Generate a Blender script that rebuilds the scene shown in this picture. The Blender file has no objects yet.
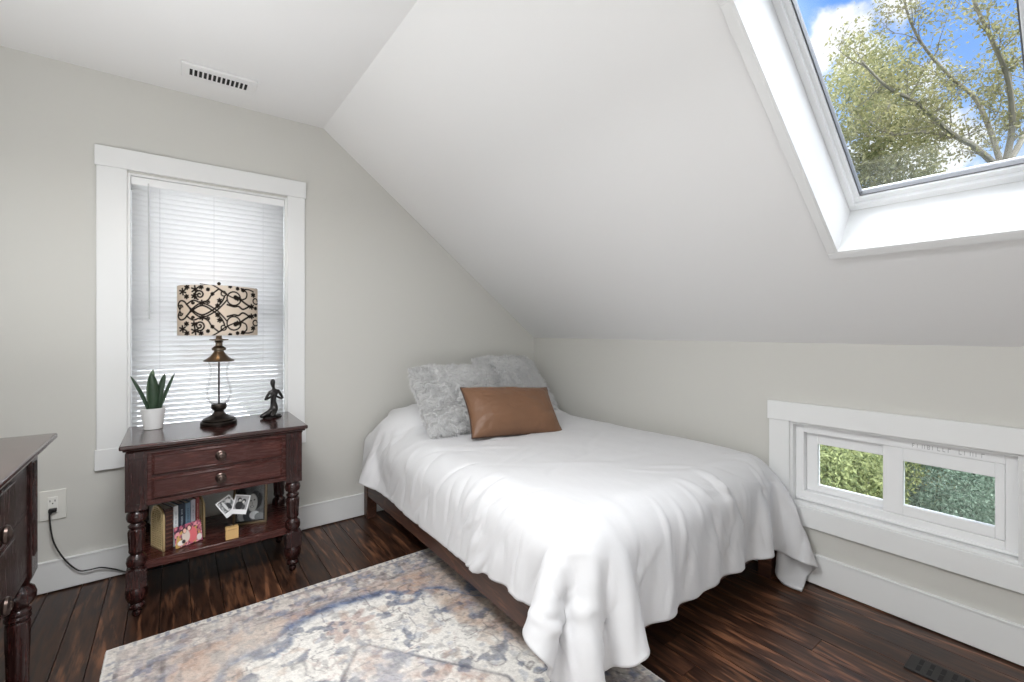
import bpy, bmesh, math, random
import numpy as np
from mathutils import Vector, Matrix, Euler

random.seed(11)
rng = np.random.default_rng(7)
SC = bpy.context.scene
COL = SC.collection
PI = math.pi


def lin(r, g, b):
    f = lambda c: (c / 255 / 12.92) if c / 255 <= 0.04045 else ((c / 255 + 0.055) / 1.055) ** 2.4
    return (f(r), f(g), f(b))


# ------------------------------------------------------------------ noise
def _hash(ix, iy, seed):
    n = (ix * 374761393 + iy * 668265263 + seed * 982451653) & 0xFFFFFFFF
    n = ((n ^ (n >> 13)) * 1274126177) & 0xFFFFFFFF
    n = n ^ (n >> 16)
    return (n & 0xFFFF) / 65535.0


def vnoise(x, y, seed=0):
    x = np.asarray(x, float); y = np.asarray(y, float)
    xi = np.floor(x).astype(np.int64); yi = np.floor(y).astype(np.int64)
    fx = x - xi; fy = y - yi
    fx = fx * fx * (3 - 2 * fx); fy = fy * fy * (3 - 2 * fy)
    a = _hash(xi, yi, seed); b = _hash(xi + 1, yi, seed)
    c = _hash(xi, yi + 1, seed); d = _hash(xi + 1, yi + 1, seed)
    return (a * (1 - fx) + b * fx) * (1 - fy) + (c * (1 - fx) + d * fx) * fy


def fbm(x, y, seed=0, oct=4):
    s = 0; a = .5; t = 0
    for k in range(oct):
        s = s + a * vnoise(np.asarray(x) * 2 ** k, np.asarray(y) * 2 ** k, seed + k * 17)
        t += a; a *= .5
    return s / t


def sstep(a, b, x):
    t = np.clip((x - a) / (b - a), 0, 1)
    return t * t * (3 - 2 * t)


# ------------------------------------------------------------------ materials
MATS = {}


def mat(name, col, rough=.5, metal=0., spec=.5, noise=None, bump=None, coat=0., trans=None, sheen=0.):
    """principled; noise=(scale, amount) tone mottling, bump=(scale, strength, dist)"""
    if name in MATS:
        return MATS[name]
    m = bpy.data.materials.new(name); m.use_nodes = True
    nt = m.node_tree; N = nt.nodes; L = nt.links
    p = N['Principled BSDF']
    p.inputs['Base Color'].default_value = (*col, 1)
    p.inputs['Roughness'].default_value = rough
    p.inputs['Metallic'].default_value = metal
    p.inputs['Specular IOR Level'].default_value = spec
    p.inputs['Coat Weight'].default_value = coat
    p.inputs['Coat Roughness'].default_value = .12
    p.inputs['Sheen Weight'].default_value = sheen
    tc = N.new('ShaderNodeTexCoord')
    if noise:
        n = N.new('ShaderNodeTexNoise'); n.inputs['Scale'].default_value = noise[0]; n.inputs['Detail'].default_value = 5
        L.new(tc.outputs['Object'], n.inputs['Vector'])
        mx = N.new('ShaderNodeMix'); mx.data_type = 'RGBA'
        a = noise[1]
        mx.inputs[6].default_value = (*[c * (1 - a) for c in col], 1)
        mx.inputs[7].default_value = (*[min(1, c * (1 + a)) for c in col], 1)
        L.new(n.outputs['Fac'], mx.inputs[0]); L.new(mx.outputs[2], p.inputs['Base Color'])
    if bump:
        n = N.new('ShaderNodeTexNoise'); n.inputs['Scale'].default_value = bump[0]; n.inputs['Detail'].default_value = 4
        L.new(tc.outputs['Object'], n.inputs['Vector'])
        b = N.new('ShaderNodeBump'); b.inputs['Strength'].default_value = bump[1]; b.inputs['Distance'].default_value = bump[2]
        L.new(n.outputs['Fac'], b.inputs['Height']); L.new(b.outputs[0], p.inputs['Normal'])
    if trans:
        t = N.new('ShaderNodeBsdfTranslucent'); t.inputs['Color'].default_value = (*trans[0], 1)
        mxs = N.new('ShaderNodeMixShader'); mxs.inputs[0].default_value = trans[1]
        L.new(p.outputs[0], mxs.inputs[1]); L.new(t.outputs[0], mxs.inputs[2])
        L.new(mxs.outputs[0], N['Material Output'].inputs['Surface'])
    MATS[name] = m
    return m


def wood_mat(name, dark, light, axis=1, rough=.32, coat=.25, attr=None, fine=1.0, spec=.35):
    """stained wood with grain lines running along an axis"""
    m = bpy.data.materials.new(name); m.use_nodes = True
    nt = m.node_tree; N = nt.nodes; L = nt.links
    p = N['Principled BSDF']
    tc = N.new('ShaderNodeTexCoord')
    mp = N.new('ShaderNodeMapping')
    sc = [9 * fine, 9 * fine, 9 * fine]; sc[axis] = 1.1 * fine
    mp.inputs['Scale'].default_value = sc
    L.new(tc.outputs['Object'], mp.inputs['Vector'])
    vec = mp.outputs[0]
    if attr:
        at = N.new('ShaderNodeAttribute'); at.attribute_name = attr
        va = N.new('ShaderNodeVectorMath'); va.operation = 'MULTIPLY'
        va.inputs[1].default_value = (37, 91, 53)
        L.new(at.outputs['Color'], va.inputs[0])
        vb = N.new('ShaderNodeVectorMath'); vb.operation = 'ADD'
        L.new(vec, vb.inputs[0]); L.new(va.outputs[0], vb.inputs[1]); vec = vb.outputs[0]
    n1 = N.new('ShaderNodeTexNoise'); n1.inputs['Scale'].default_value = .55; n1.inputs['Detail'].default_value = 2; n1.inputs['Distortion'].default_value = .4
    L.new(vec, n1.inputs['Vector'])
    mu = N.new('ShaderNodeMath'); mu.operation = 'MULTIPLY'; mu.inputs[1].default_value = 55
    L.new(n1.outputs['Fac'], mu.inputs[0])
    si = N.new('ShaderNodeMath'); si.operation = 'SINE'; L.new(mu.outputs[0], si.inputs[0])
    n2 = N.new('ShaderNodeTexNoise'); n2.inputs['Scale'].default_value = 7; n2.inputs['Detail'].default_value = 6
    L.new(vec, n2.inputs['Vector'])
    rp = N.new('ShaderNodeMapRange'); rp.inputs[1].default_value = .25; rp.inputs[2].default_value = .9
    L.new(si.outputs[0], rp.inputs[0])
    m2 = N.new('ShaderNodeMapRange'); m2.inputs[1].default_value = .38; m2.inputs[2].default_value = .68
    L.new(n2.outputs['Fac'], m2.inputs[0])
    mm = N.new('ShaderNodeMath'); mm.operation = 'MULTIPLY'; L.new(rp.outputs[0], mm.inputs[0]); L.new(m2.outputs[0], mm.inputs[1])
    ma = N.new('ShaderNodeMath'); ma.operation = 'MULTIPLY_ADD'; ma.inputs[1].default_value = .35
    L.new(m2.outputs[0], ma.inputs[0]); L.new(mm.outputs[0], ma.inputs[2])
    mx = N.new('ShaderNodeMix'); mx.data_type = 'RGBA'; mx.clamp_factor = True
    mx.inputs[6].default_value = (*dark, 1); mx.inputs[7].default_value = (*light, 1)
    L.new(ma.outputs[0], mx.inputs[0])
    out = mx.outputs[2]
    if attr:
        hv = N.new('ShaderNodeMapRange'); hv.inputs[3].default_value = .7; hv.inputs[4].default_value = 1.35
        sx = N.new('ShaderNodeSeparateColor'); L.new(at.outputs['Color'], sx.inputs[0])
        L.new(sx.outputs[0], hv.inputs[0])
        vm = N.new('ShaderNodeVectorMath'); vm.operation = 'SCALE'
        L.new(out, vm.inputs[0]); L.new(hv.outputs[0], vm.inputs['Scale']); out = vm.outputs[0]
    L.new(out, p.inputs['Base Color'])
    p.inputs['Roughness'].default_value = rough
    rr = N.new('ShaderNodeMapRange'); rr.inputs[3].default_value = rough - .06; rr.inputs[4].default_value = rough + .12
    L.new(n2.outputs['Fac'], rr.inputs[0]); L.new(rr.outputs[0], p.inputs['Roughness'])
    p.inputs['Specular IOR Level'].default_value = spec
    p.inputs['Coat Weight'].default_value = coat; p.inputs['Coat Roughness'].default_value = .15
    b = N.new('ShaderNodeBump'); b.inputs['Strength'].default_value = .25 if attr else .06; b.inputs['Distance'].default_value = .002
    L.new(ma.outputs[0], b.inputs['Height']); L.new(b.outputs[0], p.inputs['Normal'])
    MATS[name] = m
    return m


def attr_mat(name, attr='col', rough=.8, nscale=None, namt=0., trans=0., bump=None, spec=.3, sheen=0.):
    """base colour comes from a colour attribute woven/printed into the mesh"""
    m = bpy.data.materials.new(name); m.use_nodes = True
    nt = m.node_tree; N = nt.nodes; L = nt.links; p = N['Principled BSDF']
    at = N.new('ShaderNodeAttribute'); at.attribute_name = attr
    out = at.outputs['Color']
    tc = N.new('ShaderNodeTexCoord')
    if nscale:
        n = N.new('ShaderNodeTexNoise'); n.inputs['Scale'].default_value = nscale; n.inputs['Detail'].default_value = 4
        L.new(tc.outputs['Object'], n.inputs['Vector'])
        mr = N.new('ShaderNodeMapRange'); mr.inputs[1].default_value = .3; mr.inputs[2].default_value = .7
        mr.inputs[3].default_value = 1 - namt; mr.inputs[4].default_value = 1 + namt
        L.new(n.outputs['Fac'], mr.inputs[0])
        vm = N.new('ShaderNodeVectorMath'); vm.operation = 'SCALE'
        L.new(out, vm.inputs[0]); L.new(mr.outputs[0], vm.inputs['Scale']); out = vm.outputs[0]
    L.new(out, p.inputs['Base Color'])
    p.inputs['Roughness'].default_value = rough; p.inputs['Specular IOR Level'].default_value = spec
    p.inputs['Sheen Weight'].default_value = sheen
    if bump:
        n = N.new('ShaderNodeTexNoise'); n.inputs['Scale'].default_value = bump[0]
        L.new(tc.outputs['Object'], n.inputs['Vector'])
        b = N.new('ShaderNodeBump'); b.inputs['Strength'].default_value = bump[1]; b.inputs['Distance'].default_value = bump[2]
        L.new(n.outputs['Fac'], b.inputs['Height']); L.new(b.outputs[0], p.inputs['Normal'])
    if trans:
        t = N.new('ShaderNodeBsdfTranslucent'); L.new(out, t.inputs['Color'])
        mxs = N.new('ShaderNodeMixShader'); mxs.inputs[0].default_value = trans
        L.new(p.outputs[0], mxs.inputs[1]); L.new(t.outputs[0], mxs.inputs[2])
        L.new(mxs.outputs[0], N['Material Output'].inputs['Surface'])
    MATS[name] = m
    return m


def glass_mat(name, tint=(1, 1, 1), ior=1.45, gain=1.0):
    m = bpy.data.materials.new(name); m.use_nodes = True
    nt = m.node_tree; N = nt.nodes; L = nt.links
    N.remove(N['Principled BSDF'])
    t = N.new('ShaderNodeBsdfTransparent'); t.inputs[0].default_value = (*tint, 1)
    g = N.new('ShaderNodeBsdfGlossy'); g.inputs['Roughness'].default_value = .02
    f = N.new('ShaderNodeFresnel'); f.inputs['IOR'].default_value = ior
    mu = N.new('ShaderNodeMath'); mu.operation = 'MULTIPLY'; mu.inputs[1].default_value = gain; mu.use_clamp = True
    L.new(f.outputs[0], mu.inputs[0])
    x = N.new('ShaderNodeMixShader'); L.new(mu.outputs[0], x.inputs[0]); L.new(t.outputs[0], x.inputs[1]); L.new(g.outputs[0], x.inputs[2])
    L.new(x.outputs[0], N['Material Output'].inputs['Surface'])
    MATS[name] = m
    return m


WALLC = lin(200, 199, 194)
M_wall = mat('greige_wall_paint', WALLC, .62, noise=(1.3, .012), bump=(260, .06, .0006))
M_ceil = mat('white_ceiling_paint', lin(229, 229, 229), .75, noise=(.9, .01), bump=(90, .06, .0008))
M_trim = mat('white_trim_paint', lin(226, 227, 227), .38, noise=(3, .012))
M_vinyl = mat('white_vinyl', lin(234, 235, 236), .35)
M_floor = wood_mat('dark_stained_floor_wood', lin(44, 28, 22), lin(116, 78, 56), 1, .30, .08, attr='plank')
M_gap = mat('dark_floor_gap', lin(14, 10, 9), .9)  # near-black sheet below the boards, seen at the joints
M_wood = wood_mat('dark_mahogany', lin(58, 26, 22), lin(80, 38, 31), 0, .24, .12, fine=2.2)
M_woodtop = wood_mat('polished_mahogany_top', lin(44, 22, 20), lin(64, 32, 28), 0, .16, .6, fine=2.2, spec=.45)
M_woodv = wood_mat('dark_mahogany_upright', lin(36, 18, 17), lin(60, 29, 26), 2, .22, .2, fine=2.2)
M_bedwood = wood_mat('brown_bed_wood', lin(66, 43, 35), lin(104, 70, 54), 1, .42, .1, fine=1.6)
M_comf = mat('white_cotton_comforter', lin(208, 208, 210), .85, spec=.2, noise=(2, .01), bump=(55, .12, .004), sheen=.15)
M_matt = mat('mattress_ticking', lin(205, 203, 198), .9)
M_fur = mat('grey_faux_fur', lin(226, 226, 226), .9, spec=.15, noise=(16, .05), sheen=.3, trans=(lin(230, 230, 230), .36))
M_leather = mat('tan_leather', lin(116, 84, 62), .46, spec=.4, noise=(9, .22), bump=(60, .25, .003))
M_leatherd = mat('dark_leather_piping', lin(66, 46, 36), .5, noise=(30, .2))
M_black = mat('black_plastic', lin(26, 25, 25), .4)
M_bronze = mat('dark_bronze_metal', lin(52, 46, 42), .32, metal=.85)
M_brass = mat('aged_brass_metal', lin(112, 100, 86), .28, metal=.9)
M_pewter = mat('pewter_knob_metal', lin(86, 74, 69), .3, metal=.95)
FR_Y = lambda a, b, c: (a, c, b)      # frames in the gable wall
FR_X = lambda a, b, c: (c, a, b)      # frames in the knee wall
M_gold = mat('gold_metal', lin(206, 184, 140), .3, metal=.7)
M_pot = mat('white_ceramic', lin(226, 226, 226), .35)
M_soil = mat('potting_soil', lin(48, 38, 30), .95, noise=(60, .4))
M_leaf = mat('snake_plant_leaf', lin(46, 66, 48), .4, noise=(40, .35))
M_leafedge = mat('snake_plant_leaf_pale', lin(92, 112, 86), .42, noise=(30, .3))
M_statue = mat('dark_statue_metal', lin(44, 42, 42), .28, metal=.6)
M_plate = mat('outlet_white_plastic', lin(216, 215, 209), .4)
M_slot = mat('dark_opening', lin(22, 22, 22), .8)
M_ventw = mat('white_enamel_vent', lin(226, 226, 226), .4)
M_ventd = mat('dark_brown_vent', lin(20, 16, 15), .45)
M_glass = glass_mat('window_glass', (.97, .98, .98), 1.45, .8)
M_lampglass = glass_mat('clear_lamp_glass', (.985, .985, .985), 1.25, .45)
M_maple = mat('pale_maple_block', lin(206, 168, 112), .5, noise=(25, .12))
M_blind = mat('white_blind_slat', lin(232, 232, 232), .45, trans=(lin(240, 240, 240), .42))
M_cord = mat('blind_cord', lin(205, 205, 205), .6)
M_rattan = mat('woven_rattan', lin(206, 184, 138), .6, noise=(70, .25))
M_page = mat('book_pages', lin(224, 218, 204), .8)


# ------------------------------------------------------------------ mesh builder
class MB:
    def __init__(self):
        self.v = []; self.f = []; self.mi = []; self.mats = []

    def _m(self, m):
        if m is None:
            return 0
        if m not in self.mats:
            self.mats.append(m)
        return self.mats.index(m)

    def add(self, vs, fs, m=None):
        k = len(self.v); self.v += [tuple(v) for v in vs]
        i = self._m(m)
        for f in fs:
            self.f.append(tuple(k + a for a in f)); self.mi.append(i)
        return self

    def box(self, x0, x1, y0, y1, z0, z1, m=None, xf=None):
        x0, x1 = min(x0, x1), max(x0, x1); y0, y1 = min(y0, y1), max(y0, y1); z0, z1 = min(z0, z1), max(z0, z1)
        vs = [(x0, y0, z0), (x1, y0, z0), (x1, y1, z0), (x0, y1, z0), (x0, y0, z1), (x1, y0, z1), (x1, y1, z1), (x0, y1, z1)]
        if xf:
            vs = [tuple(xf(*v)) for v in vs]
        return self.add(vs, [(0, 3, 2, 1), (4, 5, 6, 7), (0, 1, 5, 4), (1, 2, 6, 5), (2, 3, 7, 6), (3, 0, 4, 7)], m)

    def ring(self, a0, a1, b0, b1, wa0, wa1, wb0, wb1, c0, c1, xf):
        """rectangular frame in (a, b), depth c0..c1, four boxes that never overlap"""
        self.box(a0, a0 + wa0, b0, b1, c0, c1, xf=xf); self.box(a1 - wa1, a1, b0, b1, c0, c1, xf=xf)
        self.box(a0 + wa0, a1 - wa1, b0, b0 + wb0, c0, c1, xf=xf); self.box(a0 + wa0, a1 - wa1, b1 - wb1, b1, c0, c1, xf=xf)
        return self

    def lathe(self, prof, c=(0, 0, 0), seg=32, m=None, cap=True, xf=None, flute=None):
        """prof: list of (r, z). flute=(z0,z1,count,depth)"""
        vs = []; fs = []
        for r, z in prof:
            for k in range(seg):
                a = 2 * PI * k / seg
                rr = r
                if flute and flute[0] <= z <= flute[1]:
                    rr = r - flute[3] * (.5 + .5 * math.cos(a * flute[2]))
                vs.append((c[0] + rr * math.cos(a), c[1] + rr * math.sin(a), c[2] + z))
        for i in range(len(prof) - 1):
            for k in range(seg):
                k2 = (k + 1) % seg
                fs.append((i * seg + k, i * seg + k2, (i + 1) * seg + k2, (i + 1) * seg + k))
        if cap:
            fs.append(tuple(range(seg))[::-1]); fs.append(tuple(range((len(prof) - 1) * seg, len(prof) * seg)))
        if xf:
            vs = [tuple(xf(*v)) for v in vs]
        return self.add(vs, fs, m)

    def tube(self, pts, r, seg=10, m=None):
        pts = [Vector(p) for p in pts]; vs = []; fs = []
        n = len(pts); rs = r if isinstance(r, (list, tuple)) else [r] * n
        up = Vector((0, 0, 1)); prev = None
        for i in range(n):
            t = (pts[min(i + 1, n - 1)] - pts[max(i - 1, 0)]).normalized()
            a = prev if prev is not None else (up if abs(t.dot(up)) < .9 else Vector((1, 0, 0)))
            s = (a - t * a.dot(t)).normalized(); prev = s
            w = t.cross(s)
            for k in range(seg):
                an = 2 * PI * k / seg
                vs.append(pts[i] + (s * math.cos(an) + w * math.sin(an)) * rs[i])
        for i in range(n - 1):
            for k in range(seg):
                k2 = (k + 1) % seg
                fs.append((i * seg + k, i * seg + k2, (i + 1) * seg + k2, (i + 1) * seg + k))
        fs.append(tuple(range(seg))[::-1]); fs.append(tuple(range((n - 1) * seg, n * seg)))
        return self.add(vs, fs, m)

    def prism(self, poly, h0, h1, to3, m=None):
        """poly 2d ccw; to3(a,b,h) -> xyz"""
        n = len(poly)
        vs = [to3(a, b, h0) for a, b in poly] + [to3(a, b, h1) for a, b in poly]
        fs = [tuple(range(n))[::-1], tuple(range(n, 2 * n))] + [(i, (i + 1) % n, n + (i + 1) % n, n + i) for i in range(n)]
        return self.add(vs, fs, m)

    def build(self, name, m=None, parent=None, bevel=0., smooth=30, loc=None, local=False, seg=2):
        me = bpy.data.meshes.new(name)
        off = Vector((0, 0, 0))
        if parent is not None and not local:
            off = Vector(parent['_o'])
        elif loc is not None:
            off = Vector(loc)
        me.from_pydata([tuple(Vector(v) - off) for v in self.v], [], self.f)
        mats = self.mats if self.mats else []
        if m is not None and not mats:
            mats = [m]
        for x in mats:
            me.materials.append(x)
        if len(mats) > 1:
            me.polygons.foreach_set('material_index', self.mi)
        bm = bmesh.new(); bm.from_mesh(me)
        bmesh.ops.recalc_face_normals(bm, faces=bm.faces); bm.to_mesh(me); bm.free()
        if smooth:
            me.polygons.foreach_set('use_smooth', [True] * len(me.polygons))
            me.set_sharp_from_angle(angle=math.radians(smooth))
        o = bpy.data.objects.new(name, me); COL.objects.link(o)
        if parent is not None:
            o.parent = parent
            if local and loc is not None:
                o.location = loc
        elif loc is not None:
            o.location = loc
        if bevel:
            b = o.modifiers.new('bevel', 'BEVEL'); b.width = bevel; b.segments = seg; b.limit_method = 'ANGLE'; b.angle_limit = math.radians(40)
            b.harden_normals = False
        return o


def tag(o, label=None, cat=None, group=None, kind=None):
    if label: o['label'] = label
    if cat: o['category'] = cat
    if group: o['group'] = group
    if kind: o['kind'] = kind
    return o


def thing(name, loc, label, cat, group=None, rz=0.):
    o = bpy.data.objects.new(name, None); COL.objects.link(o)
    o.location = loc; o.rotation_euler = (0, 0, rz); o.empty_display_size = .05
    o['_o'] = tuple(loc)
    return tag(o, label, cat, group)


def struct(o):
    o['kind'] = 'structure'
    return o


def grid_obj(name, P, cols=None, m=None, parent=None, closed_u=False, off=(0, 0, 0), smooth=True):
    """P: (nu, nv, 3) array -> quad grid, optional colours (nu,nv,3)"""
    nu, nv = P.shape[:2]
    me = bpy.data.meshes.new(name)
    V = (P.reshape(-1, 3) - np.array(off))
    iu = np.arange(nu if closed_u else nu - 1); iv = np.arange(nv - 1)
    A, B = np.meshgrid(iu, iv, indexing='ij')
    A2 = (A + 1) % nu
    F = np.stack([A * nv + B, A2 * nv + B, A2 * nv + B + 1, A * nv + B + 1], -1).reshape(-1, 4)
    me.from_pydata(V.tolist(), [], F.tolist())
    if cols is not None:
        at = me.color_attributes.new('col', 'FLOAT_COLOR', 'POINT')
        c4 = np.ones((nu * nv, 4), np.float32); c4[:, :3] = cols.reshape(-1, 3)
        at.data.foreach_set('color', c4.ravel())
    if m: me.materials.append(m)
    if smooth: me.polygons.foreach_set('use_smooth', [True] * len(me.polygons))
    o = bpy.data.objects.new(name, me); COL.objects.link(o)
    if parent is not None: o.parent = parent
    return o


# ------------------------------------------------------------------ camera
CAM = (-2.4297, -2.9272, 1.2); FPX = 449.9; HZ = 330.89
YAW = math.radians(53.1213)
cd = bpy.data.cameras.new('camera'); cam = bpy.data.objects.new('camera', cd); COL.objects.link(cam)
cam.location = CAM
cam.rotation_euler = (PI / 2, 0, YAW - PI / 2)
cd.sensor_fit = 'HORIZONTAL'; cd.sensor_width = 36; cd.lens = FPX * 36 / 1024
cd.shift_y = -(341 - HZ) / 1024
cd.clip_start = .05; cd.clip_end = 300
SC.camera = cam

# ------------------------------------------------------------------ room shell
ZC = 2.452; XS = -1.693; ZK = 1.142
TH = math.atan2(ZC - ZK, -XS); CS, SN = math.cos(TH), math.sin(TH)
LS = math.hypot(ZC - ZK, XS)
XW = -3.25; YS = -4.3


def SP(s, y, o):            # slope frame: s up the slope, y along the room, o outwards
    return (-s * CS + o * SN, y, ZK + s * SN + o * CS)


# floor of separate boards in one mesh
fb = MB(); planks = []
x = 0.0
while x > XW - .1:
    w = random.choice([.086, .092, .098, .108, .116])
    y = .0
    while y > YS:
        ln = random.uniform(1.6, 3.2)
        y2 = max(YS, y - ln)
        if y2 - YS < .4: y2 = YS
        fb.box(x - w + .0016, x - .0016, y2 + .0008, y - .0008, -.02, 0)
        planks.append((random.random(), random.random(), random.random()))
        y = y2
    x -= w
floor = struct(fb.build('floor', M_floor, smooth=0))
ca = floor.data.color_attributes.new('plank', 'FLOAT_COLOR', 'CORNER')
arr = np.ones((len(floor.data.loops), 4), np.float32)
arr[:, :3] = np.repeat(np.array(planks), 24, axis=0)
ca.data.foreach_set('color', arr.ravel())
struct(MB().box(XW, .0, YS, .0, -.06, -.0205).build('trim_5', M_gap))

# window opening of the gable wall
WX0, WX1, WZ0, WZ1 = -2.616, -1.898, .632, 1.985
wn = MB()


def wall_pieces(mb, rects, y0, y1):
    for (a, b, c, d) in rects: mb.box(a, b, y0, y1, c, d)


T = .16
wall_pieces(wn, [(XW, WX0, -.1, ZC), (WX1, XS, -.1, ZC), (WX0, WX1, -.1, WZ0), (WX0, WX1, WZ1, ZC)], 0, T)
wn.prism([(XS, -.1), (0.2, -.1), (.2, ZK - .155), (0, ZK), (XS, ZC)], 0, T, lambda a, b, h: (a, h, b))
struct(wn.build('wall_north', M_wall, smooth=0))
# knee wall with its low window opening
KY0, KY1, KZ0, KZ1 = -2.738, -1.977, .362, .758
we = MB()
we.box(0, T, KY1, 0, -.1, ZK); we.box(0, T, YS, KY0, -.1, ZK)
we.box(0, T, KY0, KY1, -.1, KZ0); we.box(0, T, KY0, KY1, KZ1, ZK)
struct(we.build('wall_east', M_wall, smooth=0))
struct(MB().box(XW - T, XW, YS, T, -.1, ZC).build('wall_west', M_wall, smooth=0))
ws = MB()
ws.prism([(XW, -.1), (0.2, -.1), (.2, ZK - .155), (0, ZK), (XS, ZC), (XW, ZC)], YS - T, YS, lambda a, b, h: (a, h, b))
struct(ws.build('wall_south', M_wall, smooth=0))
struct(MB().box(XW - T, XS, YS - T, T, ZC, ZC + .15).build('ceiling', M_ceil, smooth=0))
# slope with the skylight opening
SY0, SY1, SS0, SS1 = -2.83, -2.318, .588, 1.56
SD = .20
sl = MB()
for (s0, s1, y0, y1) in [(-.02, SS0, YS - T, T), (SS1, LS, YS - T, T), (SS0, SS1, SY1, T), (SS0, SS1, YS - T, SY0)]:
    sl.box(s0, s1, y0, y1, 0, SD, xf=lambda a, b, c: SP(a, b, c))
sl.box(LS, LS + .25, YS - T, T, 0.0, .02, xf=lambda a, b, c: SP(a, b, c + .15))
struct(sl.build('ceiling_slope', M_ceil, smooth=0))

# baseboards
bbN = MB(); bbN.box(XW, -.0, -.015, 0, .006, .146); bbN.box(XW, 0, -.018, 0, .138, .147)
struct(bbN.build('baseboard_north', M_trim, bevel=.002))
bbE = MB(); bbE.box(-.015, 0, YS, -.016, .006, .146); bbE.box(-.018, 0, YS, -.018, .138, .147)
struct(bbE.build('baseboard_east', M_trim, bevel=.002))

# ------------------------------------------------------------------ window 1 (gable)
w1 = struct(MB().box(-2.735, -1.797, -.022, 0, 1.995, 2.092).build('window_1', M_trim, bevel=.002))
w1['_o'] = (0, 0, 0)


def sp(o):
    return o


p = MB(); p.box(-2.729, WX0, -.018, 0, .628, 1.995); p.box(WX1, -1.803, -.018, 0, .628, 1.995)
sp(p.build('side_casing', M_trim, w1, bevel=.002))
p = MB(); p.box(-2.735, -1.797, -.022, 0, .531, .63)
sp(p.build('bottom_casing', M_trim, w1, bevel=.002))
p = MB()
p.ring(WX0 - .001, WX1 + .001, WZ0, WZ1, .013, .013, .014, .012, -.004, .15, FR_Y)
sp(p.build('jamb', M_trim, w1, bevel=.0015))
p = MB()
for z0, z1, yy in [(.646, 1.32, .105), (1.29, 1.973, .125)]:
    p.ring(WX0 + .0125, WX1 - .0125, z0, z1, .018, .018, .03, .03, yy, yy + .019, FR_Y)
sp(p.build('sash', M_vinyl, w1))
p = MB(); p.box(WX0 + .03, WX1 - .03, .114, .118, .675, 1.29); p.box(WX0 + .03, WX1 - .03, .133, .137, 1.32, 1.945)
sp(p.build('pane', M_glass, w1))

# blind
BX0, BX1, BYc = WX0 + .0135, WX1 - .0135, .028
bl = thing('window_blind', (-2.257, .045, WZ1), 'white horizontal slat blind lowered over the tall window behind the lamp', 'blind')
p = MB(); p.box(BX0, BX1, .008, .05, 1.940, 1.972); p.box(BX0, BX1, .000, .0075, 1.932, 1.971)
p.build('headrail', M_vinyl, bl, bevel=.002)
p = MB(); n = 50; top = 1.936; bot = .668
for i in range(n):
    z = top - (i + .5) * (top - bot) / n
    # curved slat tilted nearly closed
    h = .0129; ty = -.0070
    pr = []
    for k in range(5):
        t = -1 + k * .5
        pr.append((BYc + ty * t - .0048 * (1 - t * t), z + h * t))
    for k in range(4):
        p.add([(BX0, *pr[k]), (BX1, *pr[k]), (BX1, *pr[k + 1]), (BX0, *pr[k + 1])], [(0, 1, 2, 3)])
s = p.build('slats', M_blind, bl, smooth=60)
md = s.modifiers.new('thick', 'SOLIDIFY'); md.thickness = .0006
p = MB(); p.box(BX0, BX1, .016, .040, .648, .667)
p.build('bottom_rail', M_vinyl, bl, bevel=.003)
p = MB()
for xx in (-2.49, -2.257, -2.02):
    p.tube([(xx, .0165, 1.93), (xx, .0165, .66)], .0008, 6)
p.build('ladder_cord', M_cord, bl)
p = MB(); p.tube([(-2.535, -.003, 1.945), (-2.535, -.004, 1.9), (-2.532, .002, 1.26)], .0032, 8)
p.build('tilt_wand', M_cord, bl)

# ------------------------------------------------------------------ window 2 (low, knee wall)
w2 = struct(MB().box(-.022, 0, -2.9, -1.877, .758, .851).build('window_2', M_trim, bevel=.002)); w2['_o'] = (0, 0, 0)
p = MB(); p.box(-.018, 0, KY1, -1.884, .36, .758); p.box(-.018, 0, -2.85, KY0, .36, .758)
sp(p.build('side_casing', M_trim, w2, bevel=.002))
p = MB(); p.box(-.022, 0, -2.9, -1.877, .266, .36)
sp(p.build('bottom_casing', M_trim, w2, bevel=.002))
p = MB()
p.ring(KY0 - .001, KY1 + .001, KZ0 - .002, KZ1 + .001, .013, .013, .014, .013, -.004, .15, FR_X)
sp(p.build('jamb', M_trim, w2, bevel=.0015))
# outer vinyl frame
p = MB()
fy1, fy0, fz0, fz1 = KY1 - .012, KY0 + .012, KZ0 + .012, KZ1 - .012
p.ring(fy0, fy1, fz0, fz1, .035, .035, .046, .04, .03, .082, FR_X)
p.ring(fy0, fy1, fz0, fz1, .064, .064, .06, .085, .0955, .11, FR_X)
p.box(.022, .0298, fy0 + .002, fy1 - .002, fz0 + .004, fz0 + .016)
sp(p.build('frame', M_vinyl, w2, bevel=.002))


def sash(name, y0, y1, z0, z1, xa, gy0, gy1, gz0, gz1):
    q = MB()
    q.ring(y0, y1, z0, z1, gy0 - y0, y1 - gy1, gz0 - z0, z1 - gz1, xa, xa + .03, FR_X)
    o = q.build(name, M_vinyl, w2, bevel=.002)
    g = MB(); g.box(xa + .013, xa + .017, gy0 - .003, gy1 + .003, gz0 - .003, gz1 + .003)
    g.build('pane', M_glass, w2)
    return o


sash('sash', -2.375, fy1 - .036, fz0 + .047, fz1 - .041, .0645, -2.345, -2.072, .452, .652)
sash('sash', fy0 + .036, -2.33, fz0 + .047, fz1 - .041, .034, -2.664, -2.398, .462, .65)
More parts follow.
